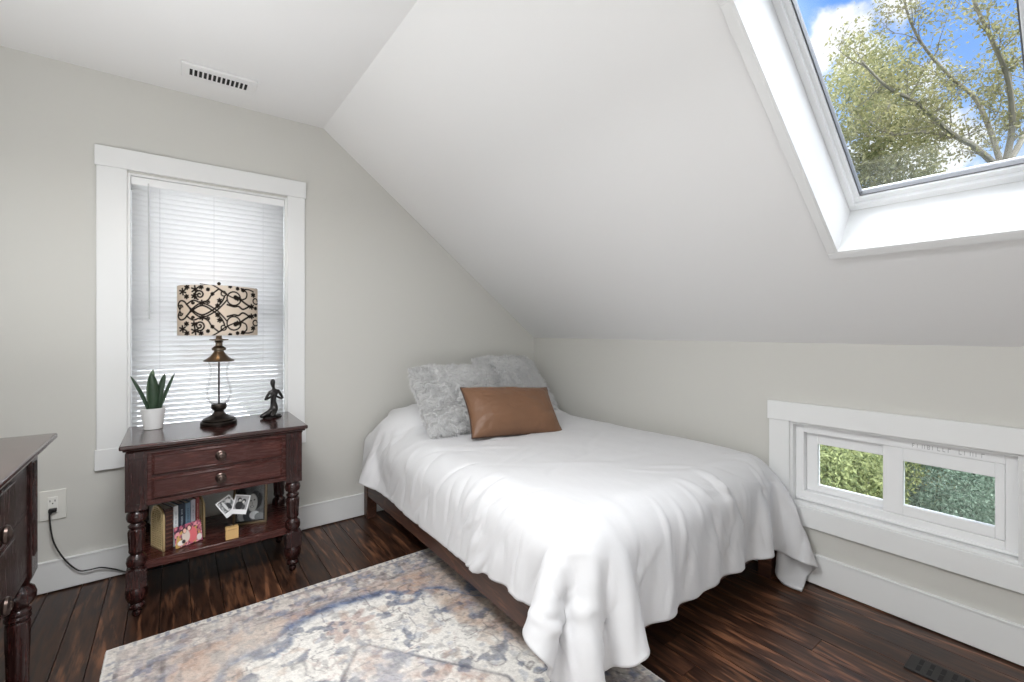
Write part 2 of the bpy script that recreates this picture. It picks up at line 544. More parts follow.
# faint printed marks left on the top of the frame
p = MB(); yy = -2.428
for ch in 'FINGILLT LIMIT':
    if ch != ' ':
        hgt = .016
        p.box(.0295, .0302, yy - .0016, yy, .716, .716 + hgt)
        if ch in 'FTG': p.box(.0295, .0302, yy - .008, yy, .716 + hgt - .0025, .716 + hgt)
        if ch in 'FG': p.box(.0295, .0302, yy - .006, yy, .7225, .725)
        if ch in 'LG': p.box(.0295, .0302, yy - .008, yy, .716, .7185)
        if ch in 'NMG': p.box(.0295, .0302, yy - .0088, yy - .0072, .716, .716 + hgt)
    yy -= .0155
p.build('faded_print', mat('faded_print_ink', lin(176, 176, 178), .6), w2)

# ------------------------------------------------------------------ window 3 (skylight)
S = lambda a, b, c: SP(a, b, c)
q = MB()
fo, ft = -.02, .03
q.ring(SS0 - ft, SS1 + ft, SY0 - ft, SY1 + ft, ft, ft, ft, ft, fo, .0, S)
w3 = struct(q.build('window_3', M_trim, bevel=.002)); w3['_o'] = (0, 0, 0)
q = MB()
lt = .006
q.ring(SS0, SS1, SY0, SY1, lt, lt, lt, lt, fo + .0005, SD + .06, S)
sp(q.build('shaft_lining', M_trim, w3))
q = MB()
for d, o0, o1 in [(.020, SD - .005, SD + .06), (.034, SD + .012, SD + .06)]:
    a0, a1, b0, b1 = SS0 + lt, SS1 - lt, SY0 + lt, SY1 - lt
    q.ring(a0 + (.0002 if d > .03 else 0), a1, b0, b1, d * 1.25, d * 1.6, d, d, o0, o1 + (.001 if d > .03 else 0), S)
sp(q.build('skylight_frame', M_vinyl, w3, bevel=.002))
q = MB()
a0, a1, b0, b1 = SS0 + lt + .0430, SS1 - .062, SY0 + lt + .0344, SY1 - lt - .0344
g = .004
q.ring(a0, a1, b0, b1, g, g, g, g, .222, .25, S)
sp(q.build('gasket', mat('grey_gasket', lin(95, 97, 100), .5), w3))
q = MB(); q.box(a0, a1, b0, b1, .236, .242, xf=S)
sp(q.build('pane', M_glass, w3))

# ------------------------------------------------------------------ vents, outlet, cord
cv = thing('ceiling_vent', (-2.25, -.285, ZC), 'white slotted air register on the ceiling above the tall window', 'vent')
q = MB(); q.box(-2.405, -2.095, -.355, -.213, ZC - .013, ZC)
q.build('face_plate', M_ventw, cv, bevel=.003)
q = MB()
for i in range(13):
    xx = -2.372 + i * .0188
    q.box(xx, xx + .0115, -.315, -.255, ZC - .0142, ZC - .0125)
q.build('slot', M_slot, cv)
q = MB()
for i in range(14):
    xx = -2.3765 + i * .0188
    q.box(xx, xx + .004, -.317, -.253, ZC - .0165, ZC - .013)
q.build('louver', M_ventw, cv)

fv = thing('floor_vent', (-.3, -2.62, 0), 'dark brown floor register set in the boards by the low window', 'vent')
q = MB(); q.box(-.352, -.248, -2.775, -2.482, 0, .006)
q.build('face_plate', M_ventd, fv, bevel=.002)
q = MB()
for i in range(9):
    for xx in (-.34, -.296):
        yy = -2.755 + i * .029
        q.box(xx, xx + .036, yy, yy + .012, .0055, .0068)
q.build('slot', M_slot, fv)

ou = thing('wall_outlet', (-2.877, 0, .40), 'white electrical outlet plate low on the wall beside the dark dresser', 'outlet')
q = MB(); q.box(-2.922, -2.832, -.007, 0, .331, .468)
q.build('cover_plate', M_plate, ou, bevel=.004, seg=3)
q = MB(); q.box(-2.894, -2.860, -.0095, -.006, .362, .437)
q.build('receptacle', mat('outlet_white', lin(228, 227, 222), .35), ou, bevel=.0015)
q = MB(); q.box(-2.887, -2.8845, -.0102, -.009, .415, .424); q.box(-2.8705, -2.868, -.0102, -.009, .415, .424); q.box(-2.879, -2.875, -.0102, -.009, .405, .410)
q.build('slot', M_slot, ou)
cord = thing('power_cord', (-2.877, -.03, .385), 'black power cord hanging from the wall outlet down to the floor', 'cord')


def smooth_path(pts, n=8):
    out = []
    P = [Vector(p) for p in pts]
    for i in range(len(P) - 1):
        a = P[max(i - 1, 0)]; b = P[i]; c = P[i + 1]; d = P[min(i + 2, len(P) - 1)]
        for k in range(n):
            t = k / n
            out.append(.5 * ((2 * b) + (c - a) * t + (2 * a - 5 * b + 4 * c - d) * t * t + (3 * b - a - 3 * c + d) * t ** 3))
    out.append(P[-1])
    return out


q = MB(); q.tube(smooth_path([(-2.882, -.03, .378), (-2.883, -.034, .34), (-2.87, -.036, .24), (-2.835, -.035, .15), (-2.79, -.035, .085), (-2.755, -.038, .075), (-2.71, -.036, .072), (-2.66, -.03, .045), (-2.60, -.03, .010), (-2.53, -.04, .006), (-2.4, -.05, .006)]), .0033, 8)
q.build('cable', M_black, cord)
q = MB(); q.box(-2.889, -2.862, -.030, -.0097, .371, .387); q.tube([(-2.882, -.024, .382), (-2.882, -.03, .362)], [.0075, .0045], 10)
q.build('plug', M_black, cord, bevel=.003)

# ------------------------------------------------------------------ rug
RX0, RX1, RY1, RY0 = -2.632, -1.102, -.688, -2.95
nu, nv = 307, 454
U, V = np.meshgrid(np.linspace(RX0, RX1, nu), np.linspace(RY1, RY0, nv), indexing='ij')
cxr = (RX0 + RX1) / 2; cyr = (RY0 + RY1) / 2
dx = np.abs(U - cxr); sx_ = U - cxr
dyt = np.minimum(RY1 - V, V - RY0)            # distance from the nearest short end
dxe = np.minimum(U - RX0, RX1 - U)
yt = dyt                                       # end-relative coordinate (mirrored halves)
cream = np.array(lin(206, 200, 192)); white = np.array(lin(216, 213, 208)); pink = np.array(lin(172, 152, 148)); rust = np.array(lin(160, 122, 106))
blue = np.array(lin(88, 108, 142)); navy = np.array(lin(56, 66, 92)); grey = np.array(lin(140, 134, 132)); tan = np.array(lin(188, 166, 148)); dark = np.array(lin(70, 64, 66))
C = np.ones((nu, nv, 3)) * cream


def mixc(mask, col, a=1.):
    global C
    C = C * (1 - (mask * a)[..., None]) + col * (mask * a)[..., None]


n_big = fbm(U * 5, V * 5, 3); n_mid = fbm(U * 16, V * 16, 5); n_fine = fbm(U * 60, V * 60, 9, 3)
wx = (fbm(U * 14, V * 14, 21) - .5) * .05; wy = (fbm(U * 14, V * 14, 33) - .5) * .05
dxw = np.abs(sx_ + wx); ytw = yt + wy
# outer border band: pinkish grey with floral scribble
edge = np.minimum(dxe, dyt)
border = 1 - sstep(.165, .20, edge + wx * .5)
mixc(border, pink * .9 + cream * .1, .75)
mixc(border * sstep(.45, .6, n_mid), grey, .6)
mixc(border * sstep(.5, .62, fbm(U * 22, V * 22, 40)), cream, .7)
mixc(border * sstep(.56, .64, fbm(U * 30, V * 30, 44)), blue * .8 + grey * .2, .55)
mixc(((edge > .035) & (edge < .048)).astype(float), grey, .5)
mixc(((edge > .165) & (edge < .178)).astype(float) * sstep(.35, .55, n_mid), dark, .4)
# arch of the field
xa = np.array([0, .05, .12, .2, .26, .31, .36, .42, .5, .58, .66])
ya = np.array([.235, .24, .25, .275, .33, .36, .35, .40, .52, .60, .80])
arch = np.interp(dxw, xa, ya)
inside = sstep(0, .012, ytw - arch)
spand = (1 - inside) * (1 - border)
mixc(spand, tan * .6 + pink * .4, .8)
mixc(spand * sstep(.42, .6, fbm(U * 11, V * 11, 50)), rust * .6 + tan * .4, .6)
mixc(spand * sstep(.52, .62, fbm(U * 26, V * 26, 52)), grey, .6)
mixc(inside * (1 - border), white, .9)
band = np.exp(-((ytw - arch + .004) / .030) ** 2)
mixc(band * (1 - border * .6) * sstep(.26, .5, fbm(U * 9, V * 9, 61)), blue, .9)
mixc(band * sstep(.5, .62, fbm(U * 24, V * 24, 62)) * (1 - border), navy, .6)
# blue wedges at the shoulders of the arch
for bx, by, rx_, ry_ in [(.27, .36, .07, .06), (.44, .55, .09, .07), (.56, .47, .07, .06), (.62, .70, .07, .10)]:
    d = ((dxw - bx) / rx_) ** 2 + ((ytw - by) / ry_) ** 2
    mixc((1 - sstep(.6, 1.1, d)) * sstep(.3, .5, fbm(U * 20, V * 20, 66)), blue * .65 + navy * .35, .85)
# tan and rust side panels
d = sstep(.34, .40, dxw - .12 * sstep(.55, 1.0, ytw)) * inside * (1 - border)
mixc(d, tan, .7); mixc(d * sstep(.45, .6, n_mid), rust * .7 + tan * .3, .6); mixc(d * sstep(.55, .63, fbm(U * 28, V * 28, 70)), dark, .35)
# rosette on the axis
r = np.hypot(sx_ + wx, (yt - .40) + wy); th = np.arctan2(yt - .40, sx_)
pet = .075 + .022 * np.cos(8 * th)
mixc((1 - sstep(pet - .01, pet + .012, r)) * inside, rust * .55 + pink * .45, .65)
mixc((1 - sstep(.02, .03, np.abs(r - .035) * 4)) * inside, cream, .6)
# octagonal medallion
my = 1.13 - .0
rm = np.maximum(np.maximum(np.abs(sx_ + wx * .3) * .92, np.abs(yt - my + wy * .3) * .56), (np.abs(sx_) + np.abs(yt - my) * .75) * .72)
med = 1 - sstep(.315, .325, rm)
mixc(med, pink * .75 + cream * .25, .85)
mixc(np.exp(-((rm - .325) / .007) ** 2), dark * .5 + navy * .5, .8)
mixc(np.exp(-((rm - .285) / .009) ** 2), cream, .8)
mixc(med * sstep(.5, .62, fbm(U * 13, V * 13, 80)), blue, .6)
mixc(med * sstep(.5, .6, fbm(U * 17, V * 17, 82)), rust, .55)
mixc(med * sstep(.52, .62, fbm(U * 19, V * 19, 84)), white, .7)
# vine scribbles over the pale field
vine = np.abs(fbm(U * 8, V * 8, 90, 3) - .5)
mixc((1 - sstep(.004, .012, vine)) * inside * (1 - med), grey * .7 + dark * .3, .75)
vine = np.abs(fbm(U * 10, V * 10, 93, 2) - .52)
mixc((1 - sstep(.006, .016, vine)) * (1 - border), dark * .7 + navy * .3, .6)
vine = np.abs(fbm(U * 14, V * 14, 97, 2) - .5)
mixc((1 - sstep(.008, .02, vine)) * border, dark, .45)
vine = np.abs(fbm(U * 13, V * 13, 95, 3) - .47)
mixc((1 - sstep(.004, .014, vine)) * inside * (1 - med), pink, .6)
fl = fbm(U * 18, V * 18, 99, 3)
mixc(sstep(.64, .69, fl) * inside, dark * .5 + blue * .5, .7)
mixc(sstep(.62, .7, fbm(U * 15, V * 15, 101, 3)) * inside * (1 - med), tan, .4)
mixc(sstep(.66, .72, fbm(U * 34, V * 34, 111, 2)), dark * .6 + navy * .4, .35)
mixc(sstep(.68, .74, fbm(U * 30, V * 30, 117, 2)), blue, .3)
mixc(border * sstep(.62, .68, fbm(U * 40, V * 40, 121, 2)), dark, .35)
# outer guard stripe
g1 = ((edge > .008) & (edge < .030)).astype(float)
mixc(g1, cream, .9)
per = np.where(dxe < dyt, V, U)
mixc(g1 * (np.sin(per * 2 * PI / .034 + 5 * n_mid) > .2) * sstep(.3, .6, n_fine), navy * .6 + blue * .4, .75)
# worn, sun-faded distress
mixc(sstep(.46, .7, n_big), cream, .35)
mixc(sstep(.50, .60, n_fine), white, .14); mixc(sstep(.54, .64, fbm(U * 75, V * 75, 12, 2)), dark, .16)
mixc((edge < .008).astype(float), white, 1.)
C *= 1.12 * (.90 + .20 * rng.random((nu, nv, 1)))
Pz = np.stack([U, V, .006 + .003 * np.clip(edge / .01, 0, 1) + .0012 * rng.random((nu, nv))], -1)
M_rug = attr_mat('woven_rug', rough=.95, nscale=420, namt=.12, bump=(500, .5, .002), spec=.1, sheen=.2)
rug = grid_obj('area_rug', Pz, np.clip(C, 0, 1), M_rug)
md = rug.modifiers.new('thick', 'SOLIDIFY'); md.thickness = .006; md.offset = -1
tag(rug, 'faded blue and rust patterned rug with pale binding on the dark floor', 'rug')

# ------------------------------------------------------------------ bed frame, mattress
BX_0, BX_1, BY_0, BY_1 = -1.447, -.064, -.018, -1.94
bed = thing('bed_frame', ((BX_0 + BX_1) / 2, (BY_0 + BY_1) / 2, 0), 'low dark brown wooden bed frame under the white comforter', 'bed')
for lx, ly in [(BX_0, BY_0 - .062), (BX_1 - .062, BY_0 - .062), (BX_0, BY_1), (BX_1 - .062, BY_1)]:
    z0 = .0105 if (ly < -.7 and lx < -1.1) else 0
    MB().box(lx, lx + .062, ly, ly + .062, z0, .265).build('leg', M_bedwood, bed, bevel=.003)
MB().box(BX_0 + .004, BX_0 + .03, BY_1 + .03, BY_0 - .03, .145, .262).build('side_rail', M_bedwood, bed, bevel=.003)
MB().box(BX_1 - .03, BX_1 - .004, BY_1 + .03, BY_0 - .03, .145, .262).build('side_rail', M_bedwood, bed, bevel=.003)
MB().box(BX_0 + .03, BX_1 - .03, BY_1 + .004, BY_1 + .03, .145, .262).build('end_rail', M_bedwood, bed, bevel=.003)
MB().box(BX_0 + .03, BX_1 - .03, BY_0 - .03, BY_0 - .004, .145, .262).build('end_rail', M_bedwood, bed, bevel=.003)
q = MB()
for i in range(12):
    yy = BY_1 + .06 + i * .155
    q.box(BX_0 + .03, BX_1 - .03, yy, yy + .07, .235, .255)
q.build('slats', M_bedwood, bed)
mt = MB().box(BX_0 + .03, BX_1 - .03, BY_1 + .03, BY_0 - .02, .262, .545).build('mattress', M_matt, bevel=.05, seg=5)
tag(mt, 'mattress lying on the wooden bed frame beneath the white comforter', 'mattress')

# ------------------------------------------------------------------ comforter (draped by a small cloth solver)
def drape():
    h = .0185
    LO, RO, FO = .262, .27, .308
    W = 1.383 + LO + RO; Lg = 1.905 + FO
    nx = int(W / h) + 1; ny = int(Lg / h) + 1
    u = np.linspace(-LO, 1.383 + RO, nx); v = np.linspace(0, Lg, ny)
    Ug, Vg = np.meshgrid(u, v, indexing='ij')
    # the cloth is a little fuller towards its foot corners
    fl = sstep(1.35, 2.2, Vg)
    Ur = Ug - (-.035 * sstep(1.2, 1.6, Vg) + .045 * (1 - sstep(.1, .6, Vg))) * (1 - sstep(-LO, .25, Ug)) + fl * .03 * sstep(1.2, 1.66, Ug)
    Vr = Vg + .02 * (1 - sstep(-.2, .45, Ug)) * sstep(1.5, 2.22, Vg) + .04 * sstep(1.2, 1.6, Ug) * sstep(1.5, 2.22, Vg)
    REF = np.stack([Ur, Vr], -1).reshape(-1, 2)
    Uf, Vf = Ug.ravel(), Vg.ravel()
    X = np.zeros((nx, ny, 3))
    X[..., 0] = BX_0 + Ug; X[..., 1] = BY_0 - .012 - Vg
    X[..., 2] = .66
    # right-hand overhang tucked down beside the knee wall
    over = np.clip(Ug - 1.365, 0, None)
    X[..., 0] = np.where(over > 0, BX_0 + 1.365 + .03 * np.minimum(over / .03, 1), X[..., 0])
    X[..., 2] -= np.clip(over - .03, 0, None)
    # head pillows under the cover lift the first half metre
    X[..., 2] += .12 * (1 - sstep(.35, .62, Vg))
    X += (np.random.default_rng(3).random(X.shape) - .5) * .004
    X[..., 2] += .010 * np.sin(Vg * 21 + 3 * np.sin(Ug * 4)) * (Ug < 0.1) + .012 * np.sin(Ug * 19) * (Vg > 1.9)
    Pv = X.copy()
    cons = []

    def addc(di, dj, k):
        for par in (0, 1):
            I, J = np.meshgrid(np.arange(nx), np.arange(ny), indexing='ij')
            ok = (I + di < nx) & (J + dj < ny) & (J + dj >= 0)
            ok &= ((I // max(di, 1)) % 2 == par) if di else ((J // max(abs(dj), 1)) % 2 == par)
            a = (I * ny + J)[ok]; b = ((I + di) * ny + J + dj)[ok]
            d = REF[b] - REF[a]
            um = (Uf[a] + Uf[b]) / 2; vm = (Vf[a] + Vf[b]) / 2
            # gathered fullness along the foot and left drops
            fx = 1.012 + .045 * sstep(1.80, 2.2, vm) + .020 * (fbm(um * 3, vm * 3, 51, 2) - .3) + .012 * (1 - sstep(-.2, .2, um))
            fy = 1.010 + .030 * (1 - sstep(-.26, .10, um)) + .024 * (fbm(um * 3 + 9, vm * 3, 57, 2) - .3)
            cons.append((a, b, np.hypot(d[:, 0] * fx, d[:, 1] * fy), k))
    addc(1, 0, 1.0); addc(0, 1, 1.0)
    addc(1, 1, .35); addc(1, -1, .35)
    addc(3, 0, .08); addc(0, 3, .08)
    c = np.array([(BX_0 + BX_1) / 2, (BY_0 + BY_1) / 2, .40])
    he = np.array([(BX_1 - BX_0) / 2 - .02, (BY_0 - BY_1) / 2 - .012, .153])
    c2 = np.array([(BX_0 + BX_1) / 2, (BY_0 + BY_1) / 2, .12]); h2 = np.array([(BX_1 - BX_0) / 2 + .014, (BY_0 - BY_1) / 2 + .014, .145])
    rad = .10; thick = .034
    pil = [(np.array([-1.06, -.27, .57]), np.array([.37, .27, .15])), (np.array([-.42, -.27, .57]), np.array([.35, .27, .15]))]
    F = X.reshape(-1, 3); Fp = Pv.reshape(-1, 3)
    g = np.array([0, 0, -2.2]); dt = 1 / 90
    steps = 330
    for st in range(steps):
        vel = (F - Fp) * (.975 if st < 260 else .9)
        Fp[:] = F
        F += vel + g * dt * dt
        for it in range(9):
            for a, b, rest, k in cons:
                d = F[b] - F[a]
                L = np.sqrt((d * d).sum(1)) + 1e-9
                cr = (d * ((L - rest) / L * .5 * k)[:, None])
                F[a] += cr; F[b] -= cr
            # rounded box (mattress and frame)
            q = F - c; aq = np.abs(q) - (he - rad)
            outd = np.maximum(aq, 0); lo = np.sqrt((outd * outd).sum(1))
            sd = lo + np.minimum(aq.max(1), 0) - rad
            hit = sd < thick
            nrm = np.where(lo[:, None] > 1e-6, outd / (lo[:, None] + 1e-9), (aq == aq.max(1, keepdims=True)).astype(float)) * np.sign(q)
            mv = nrm * (thick - sd)[:, None]
            F[hit] += mv[hit]
            if it == 8:
                Fp[hit] += (F[hit] - Fp[hit]) * .55
            for pc, pr in pil:
                qq = (F - pc) / pr; l2 = np.sqrt((qq * qq).sum(1)) + 1e-9
                hp = (l2 < 1) & (F[:, 2] > .5)
                # push straight up onto the ellipsoid
                t = np.clip(1 - qq[:, 0] ** 2 - qq[:, 1] ** 2, 0, None)
                zt = pc[2] + pr[2] * np.sqrt(t)
                F[hp, 2] = np.maximum(F[hp, 2], zt[hp])
                if it == 8: Fp[hp] += (F[hp] - Fp[hp]) * .5
            F[:, 0] = np.minimum(F[:, 0], -.024)
            F[:, 1] = np.minimum(F[:, 1], -.028)
            # square corners of the bed frame
            qf = F - c2; af = np.abs(qf) - h2
            inb = (af.max(1) < 0)
            if inb.any():
                ii = np.nonzero(inb)[0]; ax_ = np.argmax(af[ii][:, :2], axis=1)
                F[ii, ax_] = c2[ax_] + np.sign(qf[ii, ax_]) * h2[ax_]
            low = F[:, 2] < .022
            F[low, 2] = .022
            if it == 8: Fp[low] += (F[low] - Fp[low]) * .7
    return F.reshape(nx, ny, 3), Ug, Vg


def normals(P):
    du = np.gradient(P, axis=0); dv = np.gradient(P, axis=1)
    n = np.cross(dv, du); n /= np.linalg.norm(n, axis=2, keepdims=True) + 1e-9
    return n


def upsample(P):
    nx, ny = P.shape[:2]
    Q = np.zeros((2 * nx - 1, 2 * ny - 1) + P.shape[2:])
    Q[::2, ::2] = P
    pe = np.pad(P, [(1, 1), (0, 0), (0, 0)], mode='edge')
    Q[1::2, ::2] = (-pe[:-3] + 9 * pe[1:-2] + 9 * pe[2:-1] - pe[3:]) / 16
    R = Q[:, ::2]
    pe = np.pad(R, [(0, 0), (1, 1), (0, 0)], mode='edge')
    Q[:, 1::2] = (-pe[:, :-3] + 9 * pe[:, 1:-2] + 9 * pe[:, 2:-1] - pe[:, 3:]) / 16
    return Q


D, Ug, Vg = drape()
# light smoothing
for _ in range(2):
    Q = D.copy(); Q[1:-1, 1:-1] = .5 * D[1:-1, 1:-1] + .125 * (D[:-2, 1:-1] + D[2:, 1:-1] + D[1:-1, :-2] + D[1:-1, 2:]); D = Q
D2 = upsample(D)
U2 = upsample(Ug[..., None])[..., 0]; V2 = upsample(Vg[..., None])[..., 0]
Nn = normals(D2)
if Nn[Nn.shape[0] // 2, Nn.shape[1] // 2, 2] < 0: Nn = -Nn
left = 1 - sstep(-.06, .14, U2); foot = sstep(1.80, 2.0, V2)
flat = (1 - left) * (1 - foot)
# puckers: thin diagonal creases on the drops, soft swells on top
a1 = U2 * .85 + V2 * .55; b1 = V2 * .85 - U2 * .55
wr = (fbm(a1 * 15, b1 * 4, 5) - .5) * .008 * left + (fbm(U2 * 14, V2 * 4, 8) - .5) * .007 * foot
wr += (fbm(U2 * 2.4, V2 * 2.8, 19, 2) - .5) * .016 * flat
wr += (fbm(a1 * 9, b1 * 9, 29, 3) - .5) * .004
# creases and folds, each a short curved ridge pressed into the cloth
rw = np.random.default_rng(41)


def crease(u0, v0, ang, ln, wd, amp, bow=0., ledge=0.):
    ca, sa = math.cos(ang), math.sin(ang)
    s_ = (U2 - u0) * ca + (V2 - v0) * sa; t_ = -(U2 - u0) * sa + (V2 - v0) * ca
    t_ = t_ - bow * (s_ / ln) ** 2
    win = np.clip(1 - (s_ / (ln / 2)) ** 2, 0, 1) ** 1.2
    wv = wd * (.6 + .5 * win)
    return amp * win * np.exp(-(t_ / wv) ** 2) * (1 - ledge * np.tanh(t_ / wv))


for k in range(64):      # left drop: slanting down towards the foot
    wr += crease(rw.uniform(-.27, .05), rw.uniform(.1, 1.95), rw.normal(.42, .28), rw.uniform(.14, .36), rw.uniform(.008, .017), rw.choice([-1, 1]) * rw.uniform(.003, .0085), rw.uniform(-.05, .05), .6)
for k in range(58):      # foot drop: falling from the edge, fanning at the corner
    u0 = rw.uniform(-.2, 1.45)
    wr += crease(u0, rw.uniform(1.86, 2.16), PI / 2 + rw.normal(-.10 if u0 > .3 else .3, .30), rw.uniform(.14, .34), rw.uniform(.008, .018), rw.choice([-1, 1]) * rw.uniform(.003, .009), rw.uniform(-.05, .05), .6)
for k in range(16):      # gathers near the far foot corner
    wr += crease(rw.uniform(.75, 1.35), rw.uniform(1.62, 1.98), rw.normal(.5, .5), rw.uniform(.12, .28), rw.uniform(.009, .018), rw.choice([-1, 1]) * rw.uniform(.004, .008), rw.uniform(-.06, .06), .6)
for k in range(26):      # faint pulls over the top
    wr += crease(rw.uniform(.05, 1.3), rw.uniform(.7, 1.85), rw.normal(.35, .55), rw.uniform(.2, .55), rw.uniform(.012, .03), rw.choice([-1, 1]) * rw.uniform(.0015, .0042), rw.uniform(-.08, .08), .5)
for k in range(12):      # crumples round the pillows
    wr += crease(rw.uniform(.05, .95), rw.uniform(.62, .95), rw.normal(.1, .5), rw.uniform(.12, .3), rw.uniform(.01, .02), rw.choice([-1, 1]) * rw.uniform(.002, .006), rw.uniform(-.05, .05), .5)
# quilting stitch rows sink softly
D2 = D2 + Nn * wr[..., None]
D2[..., 0] = np.minimum(D2[..., 0], -.02); D2[..., 1] = np.minimum(D2[..., 1], -.022); D2[..., 2] = np.maximum(D2[..., 2], .018)
comf = thing('comforter', (-.75, -1.0, .6), 'rumpled white comforter spread over the bed with corner trailing on the rug', 'comforter')
co = grid_obj('cover', D2, None, M_comf, comf, off=(-.75, -1.0, .6))
md = co.modifiers.new('loft', 'SOLIDIFY'); md.thickness = .014; md.offset = -1
if Nn is not None: pass
# small black brand tag sewn near the trailing corner
ti = (int(D2.shape[0] * .02), int(D2.shape[1] * .93))
pt = D2[ti]; nn = Nn[ti]
q = MB(); tx = Vector((D2[ti[0], ti[1] + 2] - D2[ti]).tolist()).normalized(); nz = Vector(nn.tolist()); bz = tx.cross(nz)
vs = []
for a, b, c_ in [(-1, -1, 0), (1, -1, 0), (1, 1, 0), (-1, 1, 0), (-1, -1, 1), (1, -1, 1), (1, 1, 1), (-1, 1, 1)]:
    vs.append(Vector(pt.tolist()) + tx * a * .011 + bz * b * .017 + nz * (.001 + c_ * .002))
q.add(vs, [(0, 3, 2, 1), (4, 5, 6, 7), (0, 1, 5, 4), (1, 2, 6, 5), (2, 3, 7, 6), (3, 0, 4, 7)])
tg = q.build('sewn_tag', M_black, comf); tg['label'] = 'small black sewn tag'


# ------------------------------------------------------------------ pillows
def pillow_grid(w, h, t, n=60, pinch=.06, seed=0, rough=0.):
    a = np.linspace(-1, 1, n)
    A, B = np.meshgrid(a, a, indexing='ij')
    k = 1 - pinch * (1 - np.abs(A) ** 2.2) * 0 
    X = A * w / 2 * (1 - pinch * (1 - B ** 2)); Y = B * h / 2 * (1 - pinch * (1 - A ** 2))
    Z = t / 2 * np.clip((1 - np.abs(A) ** 2.6), 0, 1) ** .55 * np.clip((1 - np.abs(B) ** 2.6), 0, 1) ** .55
    Z = Z * (1 + .18 * (fbm(A * 2.4 + 5, B * 2.4, seed, 3) - .5))
    return X, Y, Z


def frame_from(bot, top, xdir):
    up = (Vector(top) - Vector(bot)).normalized(); xd = Vector(xdir).normalized()
    xd = (xd - up * xd.dot(up)).normalized(); nz = xd.cross(up)
    m = Matrix((xd, up, nz)).transposed().to_4x4()
    m.translation = (Vector(bot) + Vector(top)) / 2
    return m


def pillow_mesh(name, w, h, t, m, n=60, pinch=.06, seed=0, disp=None):
    X, Y, Z = pillow_grid(w, h, t, n, pinch, seed)
    fr = np.stack([X, Y, Z], -1); bk = np.stack([X, Y, -Z * .9], -1)
    if disp is not None:
        fr = disp(fr, 1); bk = disp(bk, -1)
    V = np.concatenate([fr.reshape(-1, 3), bk.reshape(-1, 3)])
    F = []
    for i in range(n - 1):
        for j in range(n - 1):
            q_ = (i * n + j, (i + 1) * n + j, (i + 1) * n + j + 1, i * n + j + 1)
            F.append(q_); F.append(tuple(n * n + k for k in q_[::-1]))
    me = bpy.data.meshes.new(name); me.from_pydata(V.tolist(), [], F)
    bm = bmesh.new(); bm.from_mesh(me); bmesh.ops.remove_doubles(bm, verts=bm.verts, dist=.0006)
    bmesh.ops.recalc_face_normals(bm, faces=bm.faces); bm.to_mesh(me); bm.free()
    me.polygons.foreach_set('use_smooth', [True] * len(me.polygons))
    me.materials.append(m)
    return me


def fur_disp(P, sgn):
    n = P.shape[0]
    a = np.linspace(-1, 1, n); A, B = np.meshgrid(a, a, indexing='ij')
    env = np.clip((1 - np.abs(A) ** 8) * (1 - np.abs(B) ** 8), 0, 1)
    rdg = 1 - np.abs(fbm(A * 3.2 + 9, B * 5.5, 31, 3) - .5) * 2
    d = (rdg - .75) * .062 + (fbm(A * 7, B * 12, 37, 3) - .5) * .022
    P = P.copy(); P[..., 2] += sgn * d * (.3 + .7 * env)
    wob = 1 + (fbm(np.arctan2(B, A) * 4 + 20, np.hypot(A, B) * .5, 43, 3) - .5) * .20 * np.maximum(np.abs(A), np.abs(B)) ** 4
    P[..., 0] *= wob; P[..., 1] *= wob
    return P


base_me = pillow_mesh('fur_body', .575, .56, .20, M_fur, 130, .03, 4, fur_disp)


def fur_strands(me, count, ln, seed):
    r = np.random.default_rng(seed)
    nvt = len(me.vertices); co_ = np.zeros(nvt * 3); me.vertices.foreach_get('co', co_); co_ = co_.reshape(-1, 3)
    no = np.zeros(nvt * 3); me.vertices.foreach_get('normal', no); no = no.reshape(-1, 3)
    fs = np.array([pl.vertices[:3] for pl in me.polygons])
    idx = r.integers(0, len(fs), count); w = r.random((count, 3)); w /= w.sum(1, keepdims=True)
    tri = fs[idx]
    Pp = (co_[tri] * w[..., None]).sum(1); Nn_ = (no[tri] * w[..., None]).sum(1); Nn_ /= np.linalg.norm(Nn_, axis=1, keepdims=True) + 1e-9
    cl = np.stack([fbm(Pp[:, 0] * 14, Pp[:, 1] * 14, 60 + k, 2) - .5 for k in range(3)], 1)
    dirn = Nn_ * .75 + cl * 1.5 + np.array([0, -.35, 0]) + (r.random((count, 3)) - .5) * .5
    dirn /= np.linalg.norm(dirn, axis=1, keepdims=True)
    side = np.cross(dirn, r.random((count, 3)) - .5); side /= np.linalg.norm(side, axis=1, keepdims=True) + 1e-9
    L_ = ln * (.6 + .8 * r.random((count, 1))); wd = .0015
    mid = Pp + dirn * L_ * .55 + Nn_ * .004; tip = Pp + dirn * L_ + np.array([0, -.15, 0]) * L_
    Vv = np.stack([Pp - side * wd, Pp + side * wd, mid + side * wd * .8, mid - side * wd * .8, tip], 1).reshape(-1, 3)
    k = np.arange(count) * 5
    quads = np.stack([k, k + 1, k + 2, k + 3], 1).tolist(); tris = np.stack([k + 3, k + 2, k + 4], 1).tolist()
    m2 = bpy.data.meshes.new('fur_pile'); m2.from_pydata(Vv.tolist(), [], quads + tris)
    m2.polygons.foreach_set('use_smooth', [True] * len(m2.polygons))
    m2.materials.append(M_fur)
    return m2


fur_me = fur_strands(base_me, 34000, .024, 5)


def fur_pillow(mw, label, k=1.0):
    r_ = bpy.data.objects.new('fur_pillow', None); COL.objects.link(r_); r_.matrix_world = mw @ Matrix.Scale(k, 4)
    tag(r_, label, 'pillow', 'grey fur pillows on the bed')
    for nm, me in (('body', base_me), ('fur', fur_me)):
        o = bpy.data.objects.new(nm, me); COL.objects.link(o); o.parent = r_
    return r_


